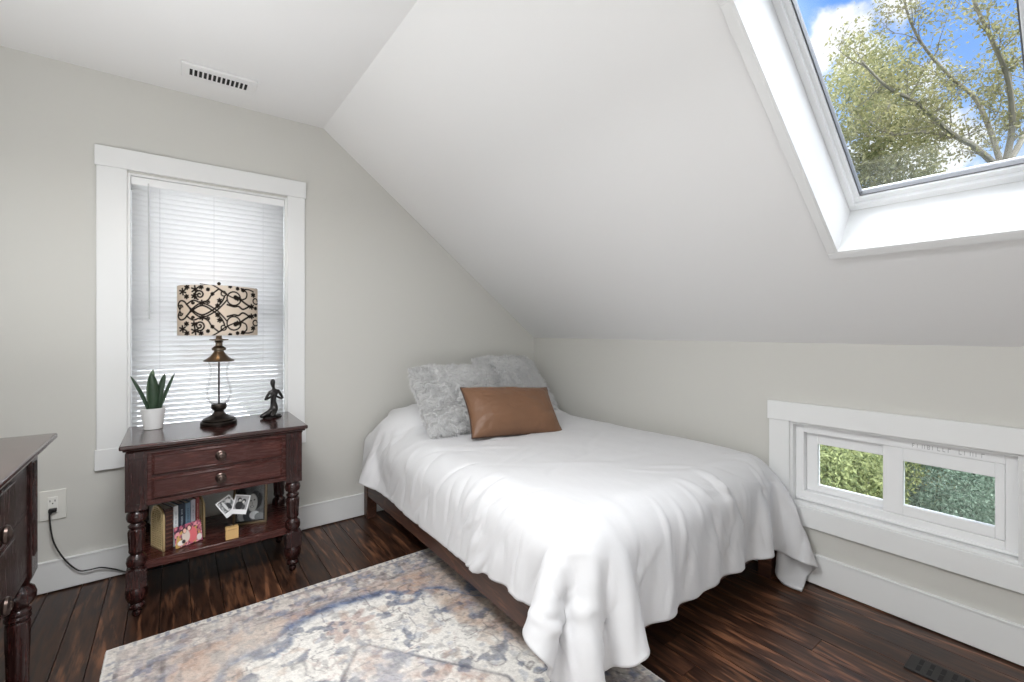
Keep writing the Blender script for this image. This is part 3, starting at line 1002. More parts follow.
fur_pillow(frame_from((-1.035, -.70, .62), (-.995, -.335, .942), (1, -.0, .05)), 'fluffy grey fur pillow left of the brown pillow, nearest the nightstand', .95)
fur_pillow(frame_from((-.455, -.47, .665), (-.455, -.17, .965), (1, -.0, -.04)), 'fluffy grey fur pillow behind the brown pillow, in the wall corner', .90)


def leather_disp(P, sgn):
    n = P.shape[0]
    a = np.linspace(-1, 1, n); A, B = np.meshgrid(a, a, indexing='ij')
    e = np.minimum(1 - np.abs(A), 1 - np.abs(B))
    d = (fbm(A * 14, B * 4, 71, 3) - .5) * .010 * np.exp(-(e / .35) ** 2) + (fbm(A * 3, B * 3, 73, 3) - .5) * .012
    P = P.copy(); P[..., 2] += sgn * d * np.clip(e * 6, 0, 1)
    return P


lb = bpy.data.objects.new('leather_pillow', None); COL.objects.link(lb)
lb.matrix_world = frame_from((-.855, -.905, .605), (-.81, -.705, .85), (1, -.0, .12))
tag(lb, 'tan brown leather lumbar pillow leaning in front of the grey fur pillows', 'pillow')
lme = pillow_mesh('leather_body', .595, .325, .19, M_leather, 80, .055, 8, leather_disp)
o = bpy.data.objects.new('body', lme); COL.objects.link(o); o.parent = lb
per = []
nn_ = 24
for k in range(nn_): per.append((-1 + 2 * k / nn_, -1))
for k in range(nn_): per.append((1, -1 + 2 * k / nn_))
for k in range(nn_): per.append((1 - 2 * k / nn_, 1))
for k in range(nn_): per.append((-1, 1 - 2 * k / nn_))
per.append(per[0])
q = MB(); q.tube([(a * .2975 * (1 - .055 * (1 - b * b)), b * .1625 * (1 - .055 * (1 - a * a)), 0) for a, b in per], .0042, 8)
q.build('piping', M_leatherd, lb, local=True)


# ------------------------------------------------------------------ nightstand
def turned(h):
    """profile (r, z) of the turned leg from floor to z=h, measured on a 0.45 leg"""
    base = [(.010, 0), (.015, .006), (.017, .018), (.013, .026), (.016, .030), (.026, .036), (.028, .046), (.024, .054), (.021, .058),
            (.030, .066), (.037, .085), (.039, .105), (.036, .122), (.033, .128)]
    mid = [(.030, .199), (.029, .204), (.024, .208), (.033, .217), (.036, .232), (.033, .248), (.024, .258), (.021, .262), (.026, .270), (.028, .276),
           (.0275, .285), (.029, .31), (.031, .345), (.0315, .358), (.027, .366), (.022, .370), (.029, .376), (.030, .383), (.023, .389), (.021, .394),
           (.032, .403), (.036, .418), (.033, .434), (.026, .443), (.026, .452)]
    k = h / .452
    return [(r, z * k) for r, z in base], [(r, z * k) for r, z in mid], .128 * k, .199 * k


NT = .729
ns = thing('nightstand', (-2.258, -.27, 0), 'dark mahogany nightstand with two drawers and turned legs below the window', 'nightstand')
NX0, NX1, NY0, NY1 = -2.611, -1.895, -.515, -.032
q = MB()
q.box(NX0, NX1, NY0, NY1, NT - .018, NT)
q.box(NX0 + .010, NX1 - .010, NY0 + .010, NY1 - .004, NT - .028, NT - .018)
q.box(NX0 + .020, NX1 - .020, NY0 + .020, NY1 - .006, NT - .038, NT - .028)
q.build('top', M_woodtop, ns, bevel=.006, seg=3)
LXc = (-2.557, -1.955); LYc = (-.458, -.09)
bw = .036
for lx in LXc:
    for ly in LYc:
        lo_, md_, s0, s1 = turned(.452)
        q = MB()
        q.lathe(lo_, (lx, ly, 0), 28); q.lathe(md_, (lx, ly, 0), 40, flute=(.279, .36, 10, .0035))
        q.box(lx - .034, lx + .034, ly - .034, ly + .034, s0 - .002, s1 + .002)
        q.box(lx - bw, lx + bw, ly - bw, ly + bw, .450, NT - .037)
        if ly < -.3:      # inset panel on the block's front
            q.box(lx - .024, lx + .024, ly - bw - .003, ly - bw, .475, .477); q.box(lx - .024, lx + .024, ly - bw - .003, ly - bw, .665, .667)
            q.box(lx - .024, lx - .021, ly - bw - .003, ly - bw, .475, .667); q.box(lx + .021, lx + .024, ly - bw - .003, ly - bw, .475, .667)
            for fx in (-.010, 0, .010):
                q.box(lx + fx - .0025, lx + fx + .0025, ly - bw - .0022, ly - bw, .49, .65)
        q.build('leg', M_woodv, ns, bevel=.0025)
q = MB()
cx0_, cx1_ = LXc[0] + bw - .002, LXc[1] - bw + .002
q.box(cx0_, cx1_, -.478, -.07, .470, NT - .037)
q.box(cx0_, cx1_, -.486, -.474, .462, .482); q.box(cx0_, cx1_, -.486, -.474, NT - .05, NT - .037)
q.box(LXc[0] - .028, LXc[0] + .01, LYc[0], LYc[1], .462, NT - .037); q.box(LXc[1] - .01, LXc[1] + .028, LYc[0], LYc[1], .462, NT - .037)
q.build('case', M_wood, ns, bevel=.002)


def drawer_front(root, x0, x1, y, z0, z1, wm):
    d = MB()
    d.box(x0, x1, y - .009, y, z0, z1)
    b = .011
    d.box(x0 + .004, x1 - .004, y - .013, y - .008, z1 - b, z1 - .004); d.box(x0 + .004, x1 - .004, y - .013, y - .008, z0 + .004, z0 + b)
    d.box(x0 + .004, x0 + b, y - .013, y - .008, z0 + .004, z1 - .004); d.box(x1 - b, x1 - .004, y - .013, y - .008, z0 + .004, z1 - .004)
    return d.build('drawer', wm, root, bevel=.0025)


KP = [(.006, 0), (.006, .010), (.010, .013), (.016, .017), (.0185, .022), (.017, .027), (.011, .030), (.0095, .0295), (.006, .033), (.001, .034)]
zm = .580
for z0, z1 in ((zm + .006, NT - .052), (.486, zm - .006)):
    dr = drawer_front(ns, cx0_ + .016, cx1_ - .016, -.478, z0, z1, M_wood)
    dr['_o'] = ns['_o']
    kx, kz = -2.26, (z0 + z1) / 2
    k = MB(); k.lathe([(.022, 0), (.022, .003), (.017, .006)], (0, 0, 0), 24, xf=lambda a, b, c: (kx + a, -.487 - c, kz + b)); k.lathe([(r_ * 1.08, z) for r_, z in KP], (0, 0, 0), 24, xf=lambda a, b, c: (kx + a, -.489 - c, kz + b))
    k.build('knob', M_pewter, dr)
MB().box(LXc[0] - .02, LXc[1] + .02, LYc[0] - .005, LYc[1] + .02, .185, .222).build('shelf', M_wood, ns, bevel=.004)
SHZ = .2222

# ------------------------------------------------------------------ lamp
LX, LY = -2.250, -.22
lamp = thing('table_lamp', (LX, LY, NT), 'table lamp with clear glass body and black scroll patterned drum shade', 'lamp')
q = MB(); q.lathe([(.078, 0), (.080, .006), (.080, .014), (.077, .018), (.070, .020), (.072, .026), (.068, .031), (.056, .036), (.040, .044), (.026, .056), (.021, .066), (.023, .072), (.032, .078), (.034, .086), (.034, .098), (.031, .104), (.006, .104)], (LX, LY, NT), 40)
q.build('base', M_bronze, lamp)
gp = [(.028, .100), (.036, .106), (.050, .122), (.057, .145), (.058, .168), (.053, .195), (.045, .222), (.040, .245), (.039, .265), (.043, .290), (.050, .312), (.051, .318)]
q = MB(); q.lathe(gp, (LX, LY, NT), 40, cap=False)
q.build('glass_body', M_lampglass, lamp, smooth=80)
q = MB(); q.lathe([(.004, .10), (.004, .33)], (LX, LY, NT), 12)
q.build('rod', M_bronze, lamp)
q = MB(); q.lathe([(.052, .316), (.066, .318), (.067, .323), (.058, .328), (.042, .340), (.030, .354), (.022, .366), (.021, .370), (.030, .374), (.031, .384), (.024, .390), (.016, .396), (.015, .410), (.020, .416), (.017, .420), (.041, .424), (.041, .429), (.014, .431), (.012, .45), (.012, .49), (.004, .5)], (LX, LY, NT), 36)
q.build('cap', M_brass, lamp)
# harp and finial
q = MB()
pts = [(LX + .05 * math.sin(PI * t) * (1 if sgn > 0 else -1), LY, NT + .49 + .21 * t) for sgn in (1,) for t in np.linspace(0, 1, 14)]
q.tube(pts, .002, 6); q.tube([(2 * LX - p_[0], p_[1], p_[2]) for p_ in pts], .002, 6)
q.lathe([(.004, .698), (.006, .704), (.009, .708), (.007, .714), (.002, .718)], (LX, LY, NT), 16)
q.lathe([(.02, .497), (.02, .50)], (LX, LY, NT), 12)
for a in (0, 2 * PI / 3, 4 * PI / 3):
    q.tube([(LX, LY, NT + .694), (LX + .168 * math.cos(a), LY + .168 * math.sin(a), NT + .692)], .0018, 6)
q.build('harp', M_bronze, lamp)
bulb_m = bpy.data.materials.new('lit_bulb'); bulb_m.use_nodes = True
bn = bulb_m.node_tree.nodes['Principled BSDF']; bn.inputs['Base Color'].default_value = (1, .8, .55, 1)
bn.inputs['Emission Color'].default_value = (1, .62, .3, 1); bn.inputs['Emission Strength'].default_value = 4
q = MB(); q.lathe([(.012, .50), (.014, .52), (.026, .55), (.030, .575), (.024, .598), (.010, .61), (.002, .612)], (LX, LY, NT), 20)
q.build('bulb', bulb_m, lamp)
# shade with printed scrolls; drawn in a flat frame of the front view: x -1..1 = left..right rim, y 0..1 = bottom..top
SRr, SZ0, SZ1 = .170, .449, .687
nu, nv = 400, 104
ang = np.linspace(0, 2 * PI, nu, endpoint=False)
tt = np.linspace(0, 1, nv)
AA, TT = np.meshgrid(ang, tt, indexing='ij')
# angle 0 faces the camera; repeat the same repeat front and back
hal = (AA + PI / 2) % PI - PI / 2
Xp = np.sin(hal) * 442 + 442; Yp = 610 - TT * 540
strokes = []


def st_(pts, w): strokes.append((np.array([tuple(p_) for p_ in smooth_path([(a, b, 0) for a, b in pts], 6)])[:, :2], w))


def spiral(cx_, cy_, r0, r1, a0, turns, w):
    t_ = np.linspace(0, 1, 26)
    rr = r0 + (r1 - r0) * t_; a_ = a0 + turns * 2 * PI * t_
    strokes.append((np.stack([cx_ + rr * np.cos(a_), cy_ + rr * np.sin(a_)], 1), w))


for sy in (1, -1):
    Y_ = lambda y: 340 + sy * (y - 340)
    P_ = lambda L_: [(a, Y_(b)) for a, b in L_]
    st_(P_([(40, 330), (20, 280), (45, 240), (90, 250), (150, 320), (270, 390), (400, 320), (470, 250), (500, 190)]), 11)
    st_(P_([(130, 385), (170, 325), (270, 265), (400, 325), (480, 400), (530, 460)]), 10)
    st_(P_([(110, 280), (180, 235), (260, 260), (330, 230), (370, 170), (440, 110)]), 10)
    spiral(245, Y_(175), 55, 8, PI * .6, sy * 1.6, 11)
    spiral(490, Y_(155), 30, 22, 0, 1.0, 9)
    spiral(600, Y_(205), 78, 70, 0, 1.05, 10)
    st_(P_([(440, 110), (520, 165), (610, 205), (660, 210)]), 9)
    st_(P_([(370, 65), (430, 100), (480, 130)]), 9)
    spiral(620, Y_(190), 24, 4, 0, sy * 1.2, 14)
    st_(P_([(530, 275), (600, 295), (650, 290), (700, 320), (770, 285)]), 12)
    st_(P_([(660, 205), (720, 250), (780, 285)]), 13)
    st_(P_([(680, 90), (740, 130), (735, 190), (690, 215)]), 10)
    st_(P_([(700, 100), (760, 95), (820, 110)]), 9)
    spiral(850, Y_(215), 40, 24, 0, 1.0, 9)
    spiral(700, Y_(105), 18, 4, 0, 1.3, 13)
    spiral(330, Y_(255), 22, 5, PI, sy * 1.2, 9)
    spiral(45, Y_(305), 26, 5, 0, -sy * 1.2, 9)
    spiral(175, Y_(260), 16, 4, 0, sy * 1.2, 9)
    for cx_, cy_, s_ in [(70, 140, 34), (115, 95, 22), (110, 195, 20), (200, 120, 38), (260, 95, 20), (190, 190, 26), (270, 262, 26), (450, 235, 22), (430, 290, 20), (820, 150, 22), (800, 285, 26), (330, 118, 14), (375, 165, 14), (640, 205, 20), (850, 300, 14), (640, 95, 14), (560, 75, 16)]:
        for a_ in (0, 1, 2):
            aa = a_ * PI / 3 + .4
            strokes.append((np.array([[cx_ - s_ * math.cos(aa), Y_(cy_) - s_ * math.sin(aa)], [cx_ + s_ * math.cos(aa), Y_(cy_) + s_ * math.sin(aa)]]), 11))
ink = np.zeros_like(Xp)
for pts, w in strokes:
    for (x0, y0), (x1, y1) in zip(pts[:-1], pts[1:]):
        lx0, lx1 = min(x0, x1) - w * 1.6, max(x0, x1) + w * 1.6
        sel = (Xp > lx0) & (Xp < lx1)
        if not sel.any(): continue
        px = Xp[sel]; py = Yp[sel]; dx_, dy_ = x1 - x0, y1 - y0
        L2 = dx_ * dx_ + dy_ * dy_ + 1e-6
        t_ = np.clip(((px - x0) * dx_ + (py - y0) * dy_) / L2, 0, 1)
        dd = np.hypot(px - x0 - t_ * dx_, py - y0 - t_ * dy_)
        ink[sel] = np.maximum(ink[sel], 1 - sstep(w * .55, w * 1.1, dd))
cr = np.array(lin(214, 203, 190)); bk = np.array(lin(30, 22, 18))
Cs = cr * (1 - ink[..., None]) + bk * ink[..., None]
ca_ = math.atan2(CAM[1] - LY, CAM[0] - LX)
Aw = ca_ + AA           # increasing angle = counter-clockwise = towards the right as seen from the camera
Ps = np.stack([LX + SRr * np.cos(Aw), LY + SRr * np.sin(Aw), NT + SZ0 + TT * (SZ1 - SZ0)], -1)
M_shade = attr_mat('printed_linen_shade', rough=.85, trans=.35, bump=(300, .2, .001), spec=.2)
o = grid_obj('shade', Ps, Cs, M_shade, lamp, closed_u=True, off=(LX, LY, NT))
md = o.modifiers.new('thick', 'SOLIDIFY'); md.thickness = .0012; md.offset = -1

# ------------------------------------------------------------------ snake plant
PX, PY = -2.512, -.155
pp_ = thing('potted_snake_plant', (PX, PY, NT), 'small snake plant in a white ceramic pot on the nightstand', 'plant')
q = MB(); q.lathe([(.033, 0), (.036, .002), (.049, .096), (.050, .100), (.047, .101), (.045, .096), (.043, .086)], (PX, PY, NT), 36)
q.build('pot', M_pot, pp_)
q = MB(); q.lathe([(.043, .084), (.03, .087), (.004, .09)], (PX, PY, NT), 24)
q.build('soil', M_soil, pp_)


def leaf(base, tip, bend, width, face, m):
    n = 14; b = Vector(base); t = Vector(tip); bd = Vector(bend)
    rows = []
    for i in range(n + 1):
        k = i / n
        c_ = b * (1 - k) ** 2 + (b + bd) * 2 * k * (1 - k) + t * k * k
        w = width * (.55 + 1.15 * k) * (1 - k) ** .55 * 1.05 if k < 1 else 0.0004
        w = max(w, .0006)
        f = Vector(face).normalized()
        ax = (t - b).normalized(); s_ = ax.cross(f).normalized()
        rows.append([c_ - s_ * w, c_ - f * -.22 * w, c_ + s_ * w])
    mb = MB(); vs = [v for r in rows for v in r]; fs = []
    for i in range(n):
        for j in range(2):
            fs.append((i * 3 + j, i * 3 + j + 1, (i + 1) * 3 + j + 1, (i + 1) * 3 + j))
    mb.add(vs, fs)
    o = mb.build('leaf', m, pp_, smooth=0)
    o.data.polygons.foreach_set('use_smooth', [True] * len(o.data.polygons))
    s2 = o.modifiers.new('thick', 'SOLIDIFY'); s2.thickness = .002; s2.offset = 0
    return o


zb = NT + .082
cv_ = (-.05, -1, .15)
leaf((PX - .002, PY - .004, zb), (PX - .006, PY - .012, NT + .268), (.012, -.01, .08), .026, (.10, -1, .1), M_leaf)
leaf((PX - .002, PY + .012, zb), (PX + .000, PY + .010, NT + .285), (-.018, 0, .1), .020, (-.3, -1, .1), M_leafedge)
leaf((PX + .012, PY, zb), (PX + .045, PY - .004, NT + .262), (.006, 0, .07), .019, (-.25, -1, .15), M_leaf)
leaf((PX - .015, PY, zb), (PX - .083, PY - .006, NT + .258), (-.022, 0, .085), .011, (.55, -.8, .3), M_leaf)
leaf((PX + .022, PY + .006, zb), (PX + .083, PY + .002, NT + .262), (.02, 0, .075), .011, (-.55, -.8, .3), M_leaf)

# ------------------------------------------------------------------ kneeling figurine
FX, FY = -1.998, -.175


def skin_mesh(name, joints, edges, radii, m, loc, subdiv=2):
    me = bpy.data.meshes.new(name + '_rig'); me.from_pydata(joints, edges, [])
    o = bpy.data.objects.new(name + '_rig', me); COL.objects.link(o)
    sk = o.modifiers.new('skin', 'SKIN'); sk.use_smooth_shade = True
    for i, r_ in enumerate(radii):
        d_ = me.skin_vertices[0].data[i]; d_.radius = (r_, r_) if not isinstance(r_, tuple) else r_
        d_.use_root = (i == 0)
    ss = o.modifiers.new('sub', 'SUBSURF'); ss.levels = subdiv; ss.render_levels = subdiv
    dg = bpy.context.evaluated_depsgraph_get()
    m3 = bpy.data.meshes.new_from_object(o.evaluated_get(dg))
    bpy.data.objects.remove(o)
    m3.name = name; m3.materials.clear(); m3.materials.append(m)
    m3.polygons.foreach_set('use_smooth', [True] * len(m3.polygons))
    o2 = bpy.data.objects.new(name, m3); COL.objects.link(o2); o2.location = loc
    return o2


# x to the right of the picture, -y towards the room, z up: torso turned to the room, knees to the left
J = [(.012, 0, .034), (.006, 0, .058), (.000, -.001, .080), (.001, -.002, .105), (.004, -.002, .134), (.003, -.002, .152), (.000, -.003, .165), (-.004, -.005, .181), (-.003, -.004, .196), (.001, .002, .207),
     (-.020, -.012, .028), (-.066, -.018, .012), (-.030, .006, .008), (.020, .012, .008),
     (.004, -.022, .028), (-.018, -.046, .013), (.010, -.020, .008), (.038, .004, .009),
     (-.018, -.002, .137), (-.042, -.008, .098), (-.030, -.020, .106), (-.006, -.026, .124), (-.003, -.026, .136),
     (.026, -.002, .142), (.047, -.008, .100), (.036, -.018, .100), (.006, -.026, .118), (.000, -.027, .132)]
Ed = [(0, 1), (1, 2), (2, 3), (3, 4), (4, 5), (5, 6), (6, 7), (7, 8), (8, 9), (0, 10), (10, 11), (11, 12), (12, 13), (0, 14), (14, 15), (15, 16), (16, 17),
      (4, 18), (18, 19), (19, 20), (20, 21), (21, 22), (4, 23), (23, 24), (24, 25), (25, 26), (26, 27)]
Rr = [(.027, .024), .021, .016, (.019, .013), (.019, .012), .008, .008, .0135, .014, .008, .017, .010, .009, .006, .017, .010, .009, .006, .009, .0062, .006, .006, .004, .009, .0062, .006, .006, .004]
fg = skin_mesh('figurine', J, Ed, Rr, M_statue, (FX, FY, NT + .001))
fg.rotation_euler = (0, 0, math.radians(4))
tag(fg, 'small dark metal statuette of a kneeling person with hands together on the nightstand', 'figurine')
bpy.context.view_layer.update()
mz = min(v.co.z for v in fg.data.vertices)
fg.location.z = NT - mz
q = MB(); q.prism([(.045 * math.cos(a) * 1.05, .03 * math.sin(a)) for a in np.linspace(0, 2 * PI, 24, endpoint=False)], 0, .004, lambda a, b, h: (a - .004, b, mz + h))
q.build('plinth', M_statue, fg, local=True)

# ------------------------------------------------------------------ shelf: bookends, books, card, photos, frame
BA = math.radians(23); e1 = Vector((math.cos(BA), math.sin(BA), 0)); e2 = Vector((-math.sin(BA), math.cos(BA), 0))
B0 = Vector((-2.470, -.413, SHZ))


def BF(a, b, c):
    return tuple(B0 + e1 * a + e2 * b + Vector((0, 0, c)))


def arch_outline(w, h, n=16):
    r_ = w / 2
    return [(0, 0), (w, 0)] + [(r_ + r_ * math.cos(a), h - r_ + r_ * math.sin(a)) for a in np.linspace(0, PI, n)]


def bookend(a0, label, flip):
    o0 = B0 + e1 * a0
    t = thing('bookend', tuple(o0), label, 'bookend', 'arched gold bookends')
    w, h = .118, .195
    out = arch_outline(w, h); inn = [(.010 + (w - .020) * (x_ / w), .010 + (h - .020) * (y_ / h)) for x_, y_ in out]
    q = MB(); n = len(out)
    vs = []
    for (x_, y_), hh in [(p_, 0) for p_ in out] + [(p_, 0) for p_ in inn] + [(p_, .008) for p_ in out] + [(p_, .008) for p_ in inn]:
        vs.append(BF(a0 + hh, x_, y_))
    fs = []
    for i in range(n):
        j = (i + 1) % n
        fs += [(i, j, n + j, n + i), (2 * n + i, 3 * n + i, 3 * n + j, 2 * n + j), (i, 2 * n + i, 2 * n + j, j), (n + i, n + j, 3 * n + j, 3 * n + i)]
    q.add(vs, fs); q.build('frame', M_gold, t, bevel=.001)
    q = MB(); rows = 18
    for k in range(rows):
        z = .012 + (h - .026) * k / (rows - 1)
        r_ = w / 2 - .008
        hw = r_ if z < h - w / 2 else math.sqrt(max(0, r_ * r_ - (z - h + w / 2) ** 2))
        if hw < .006: continue
        q.tube([BF(a0 + (.0085 if flip else -.0005) + .0012 * (1 if i % 2 else -1), w / 2 - hw + 2 * hw * i / 10, z) for i in range(11)], .0026, 6)
    for k in range(7):
        bpos = .016 + (w - .032) * k / 6
        hz_ = h - w / 2 + math.sqrt(max(0, (w / 2 - .010) ** 2 - (bpos - w / 2) ** 2))
        q.tube([BF(a0 + .004, bpos, .01), BF(a0 + .004, bpos, hz_)], .0014, 6)
    q.build('woven_panel', M_rattan, t)
    sg = -1 if flip else 1
    q = MB(); q.box(min(.008 * 0, sg * .055) + (0 if not flip else .008), max(0, sg * .055) + (.008 if not flip else 0), .02, w - .02, 0, .0012, xf=lambda a, b, c: BF(a0 + a, b, c))
    q.build('foot_plate', M_gold, t)
    return t


bookend(0, 'arched gold bookend with woven panel at the left of the book row', False)
bookend(.163, 'arched gold bookend seen edge-on at the right of the book row', True)
bk_specs = [(.034, .182, 'brown ribbed-spine book beside the left gold bookend', lin(64, 38, 32), 'rib', None),
            (.021, .184, 'white spined book between the brown and navy books', lin(206, 210, 212), 'plain', lin(150, 160, 168)),
            (.027, .187, 'navy spined book with small pale lettering in the row', lin(34, 46, 62), 'plain', lin(150, 160, 170)),
            (.023, .183, 'steel blue spined book right of the navy book', lin(104, 130, 150), 'plain', lin(70, 92, 112)),
            (.020, .190, 'pale grey spined book left of the red book', lin(186, 186, 194), 'plain', lin(140, 140, 150)),
            (.017, .193, 'thin red spined book beside the right gold bookend', lin(132, 62, 60), 'plain', lin(190, 150, 140))]
a = .0105
for w, h, lab, col, style, ink_c in bk_specs:
    t = thing('book', BF(a, .02, 0), lab, 'book', 'books on the nightstand shelf')
    d0, d1 = .012, .118
    zf = .0018
    cm = mat('cover_' + lab.split()[0] + '_' + lab.split()[1], col, .5)
    q = MB(); c_ = .0022
    X_ = lambda p_, q_, r_, a=a: BF(a + p_, q_, r_)
    q.box(0, w - .001, d0, d0 + c_, zf, h, xf=X_); q.box(0, c_, d0, d1, zf, h, xf=X_); q.box(w - .001 - c_, w - .001, d0, d1, zf, h, xf=X_)
    if style == 'rib':
        for k in range(9):
            q.box(.001, w - .002, d0 - .004, d0 + .001, .012 + k * .019, .012 + k * .019 + .008, xf=X_)
    q.build('cover', cm, t, bevel=.0008)
    q = MB(); q.box(c_, w - .001 - c_, d0 + c_, d1 - .004, zf + .003, h - .003, xf=X_)
    q.build('pages', M_page, t)
    if ink_c:
        q = MB(); r2 = random.Random(int(w * 1e4))
        z = h * .86
        while z > h * .38:
            l_ = r2.uniform(.002, .006)
            q.box(w * .36, w * .60, d0 - .0004, d0, z - l_, z, xf=X_); z -= l_ + .0025
            if r2.random() < .15: z -= .008
        q.build('spine_lettering', mat('ink_' + lab.split()[0], ink_c, .5), t)
    if style == 'rib':
        q = MB()
        for k in range(9):
            q.box(.004, w - .005, d0 - .0046, d0 - .0038, .015 + k * .019, .015 + k * .019 + .002, xf=X_)
        q.build('spine_band', mat('rib_band', lin(132, 84, 66), .4), t)
    a += w


def flat_card(name, corners, colf, nu, nv, label, cat, thick=.0014, parent=None, group=None, mname='printed_card'):
    """corners: bl, br, tr, tl in world space; colf(S,T)->rgb array"""
    bl_, br_, tr_, tl_ = [np.array(c_) for c_ in corners]
    s_ = np.linspace(0, 1, nu); t_ = np.linspace(0, 1, nv); S_, T_ = np.meshgrid(s_, t_, indexing='ij')
    P = bl_ * ((1 - S_) * (1 - T_))[..., None] + br_ * (S_ * (1 - T_))[..., None] + tr_ * (S_ * T_)[..., None] + tl_ * ((1 - S_) * T_)[..., None]
    if mname not in MATS: attr_mat(mname, rough=.4, spec=.4)
    off = parent['_o'] if parent is not None else tuple(bl_)
    o = grid_obj(name, P, np.clip(colf(S_, T_), 0, 1), MATS[mname], parent, off=off)
    if parent is None: o.location = tuple(bl_)
    md = o.modifiers.new('thick', 'SOLIDIFY'); md.thickness = thick; md.offset = 0
    if label: tag(o, label, cat, group)
    return o


def L3(*c_): return np.array(lin(*c_))


def blob(S_, T_, cx_, cy_, rx_, ry_): return 1 - sstep(.75, 1.1, ((S_ - cx_) / rx_) ** 2 + ((T_ - cy_) / ry_) ** 2)


def paint(Cc, mk, col): return Cc * (1 - mk[..., None]) + np.array(col) * mk[..., None]


def card_col(S_, T_):
    n1 = fbm(S_ * 9, T_ * 6, 3); n2 = fbm(S_ * 9 + 30, T_ * 6, 8); n3 = fbm(S_ * 12, T_ * 9 + 7, 15)
    Cc = np.ones(S_.shape + (3,)) * L3(178, 92, 116)
    Cc = paint(Cc, sstep(.5, .56, n1), L3(222, 150, 160)); Cc = paint(Cc, sstep(.55, .6, n2), L3(196, 160, 90)); Cc = paint(Cc, sstep(.57, .62, n3), L3(70, 40, 60))
    Cc = paint(Cc, blob(S_, T_, .62, .42, .2, .38), L3(222, 110, 118)); Cc = paint(Cc, blob(S_, T_, .40, .45, .15, .3), L3(216, 200, 190))
    Cc = paint(Cc, blob(S_, T_, .36, .72, .085, .15), L3(60, 36, 36)); Cc = paint(Cc, blob(S_, T_, .37, .70, .06, .11), L3(232, 188, 170))
    Cc = paint(Cc, blob(S_, T_, .55, .78, .085, .15), L3(80, 46, 40)); Cc = paint(Cc, blob(S_, T_, .54, .76, .06, .11), L3(236, 196, 180))
    Cc = paint(Cc, blob(S_, T_, .2, .2, .13, .12), L3(236, 226, 220)); Cc = paint(Cc, blob(S_, T_, .88, .2, .1, .16), L3(224, 214, 210)); Cc = paint(Cc, blob(S_, T_, .30, .22, .07, .09), L3(40, 34, 40))
    return Cc


flat_card('postcard', [BF(.040, -.021, .0012), BF(.152, -.018, .0012), BF(.152, .002, .092), BF(.040, -.001, .092)], card_col, 60, 44, 'pink collage picture card leaning against the book spines', 'card')

# wooden photo clip block with two instant prints
WB = Vector((-2.213, -.437, SHZ))
ph = thing('photo_stand', tuple(WB), 'small pale wooden cube photo holder with wire clips on the nightstand shelf', 'photo holder')
MB().box(WB.x - .026, WB.x + .026, WB.y - .012, WB.y + .018, SHZ, SHZ + .054).build('block', M_maple, ph, bevel=.0015)
q = MB(); q.box(WB.x - .018, WB.x + .018, WB.y - .0128, WB.y - .0118, SHZ + .044, SHZ + .0455)
q.build('groove', mat('groove_brown', lin(150, 112, 70), .6), ph)
for dxx in (-.012, .014):
    MB().tube(smooth_path([(WB.x + dxx * .4, WB.y + .004, SHZ + .05), (WB.x + dxx, WB.y + .012, SHZ + .075), (WB.x + dxx * 2.2, WB.y + .014, SHZ + .10)], 5), .0009, 6).build('wire_clip', M_pewter, ph)


def polaroid(c, ang, img, label, tilt=.0):
    w, h = .066, .088
    ca2, sa2 = math.cos(ang), math.sin(ang)
    def P3(a_, b_):
        x_ = a_ * ca2 - b_ * sa2; z_ = a_ * sa2 + b_ * ca2
        return (c[0] + x_, c[1] + z_ * .08, c[2] + z_)

    def colf(S_, T_):
        inn = (S_ > .08) & (S_ < .92) & (T_ > .24) & (T_ < .93)
        s2 = (S_ - .08) / .84; t2 = (T_ - .24) / .69
        return np.where(inn[..., None], img(s2, t2), np.ones(S_.shape + (3,)) * L3(226, 226, 228))
    return flat_card('instant_photo', [P3(-w / 2, -h / 2), P3(w / 2, -h / 2), P3(w / 2, h / 2), P3(-w / 2, h / 2)], colf, 44, 56, label, 'photo', .0008, None, 'instant photos in the wooden holder', 'photo_print')


def img_a(S_, T_):
    Cc = np.ones(S_.shape + (3,)) * L3(88, 90, 92)
    Cc = paint(Cc, sstep(.45, .6, fbm(S_ * 4, T_ * 7, 4)), L3(170, 172, 174)); Cc = paint(Cc, blob(S_, T_, .35, .5, .1, .45), L3(205, 206, 206)); Cc = paint(Cc, blob(S_, T_, .6, .35, .14, .3), L3(40, 42, 46)); Cc = paint(Cc, blob(S_, T_, .75, .75, .16, .16), L3(200, 200, 200))
    return Cc


def img_b(S_, T_):
    Cc = np.ones(S_.shape + (3,)) * L3(150, 150, 152)
    Cc = paint(Cc, blob(S_, T_, .4, .3, .32, .34), L3(28, 28, 32)); Cc = paint(Cc, blob(S_, T_, .32, .75, .15, .15), L3(36, 34, 36)); Cc = paint(Cc, blob(S_, T_, .36, .68, .09, .1), L3(190, 188, 186))
    Cc = paint(Cc, blob(S_, T_, .68, .66, .15, .16), L3(30, 30, 32)); Cc = paint(Cc, blob(S_, T_, .66, .58, .09, .1), L3(196, 194, 192)); Cc = paint(Cc, blob(S_, T_, .74, .2, .14, .2), L3(60, 60, 64))
    return Cc


polaroid((-2.228, -.424, SHZ + .150), math.radians(32), img_a, 'black and white instant print tilted left in the wooden holder')
polaroid((-2.176, -.428, SHZ + .148), math.radians(-15), img_b, 'black and white instant print of dark figures tilted right in the wooden holder')

# framed photograph
PA = math.radians(-17); f1 = Vector((math.cos(PA), math.sin(PA), 0)); f2 = Vector((-math.sin(PA), math.cos(PA), 0))
F0 = Vector((-2.198, -.288, SHZ))


def FF(a_, b_, c_):
    b_ = b_ + c_ * .12
    return tuple(F0 + f1 * a_ + f2 * b_ + Vector((0, 0, c_)))


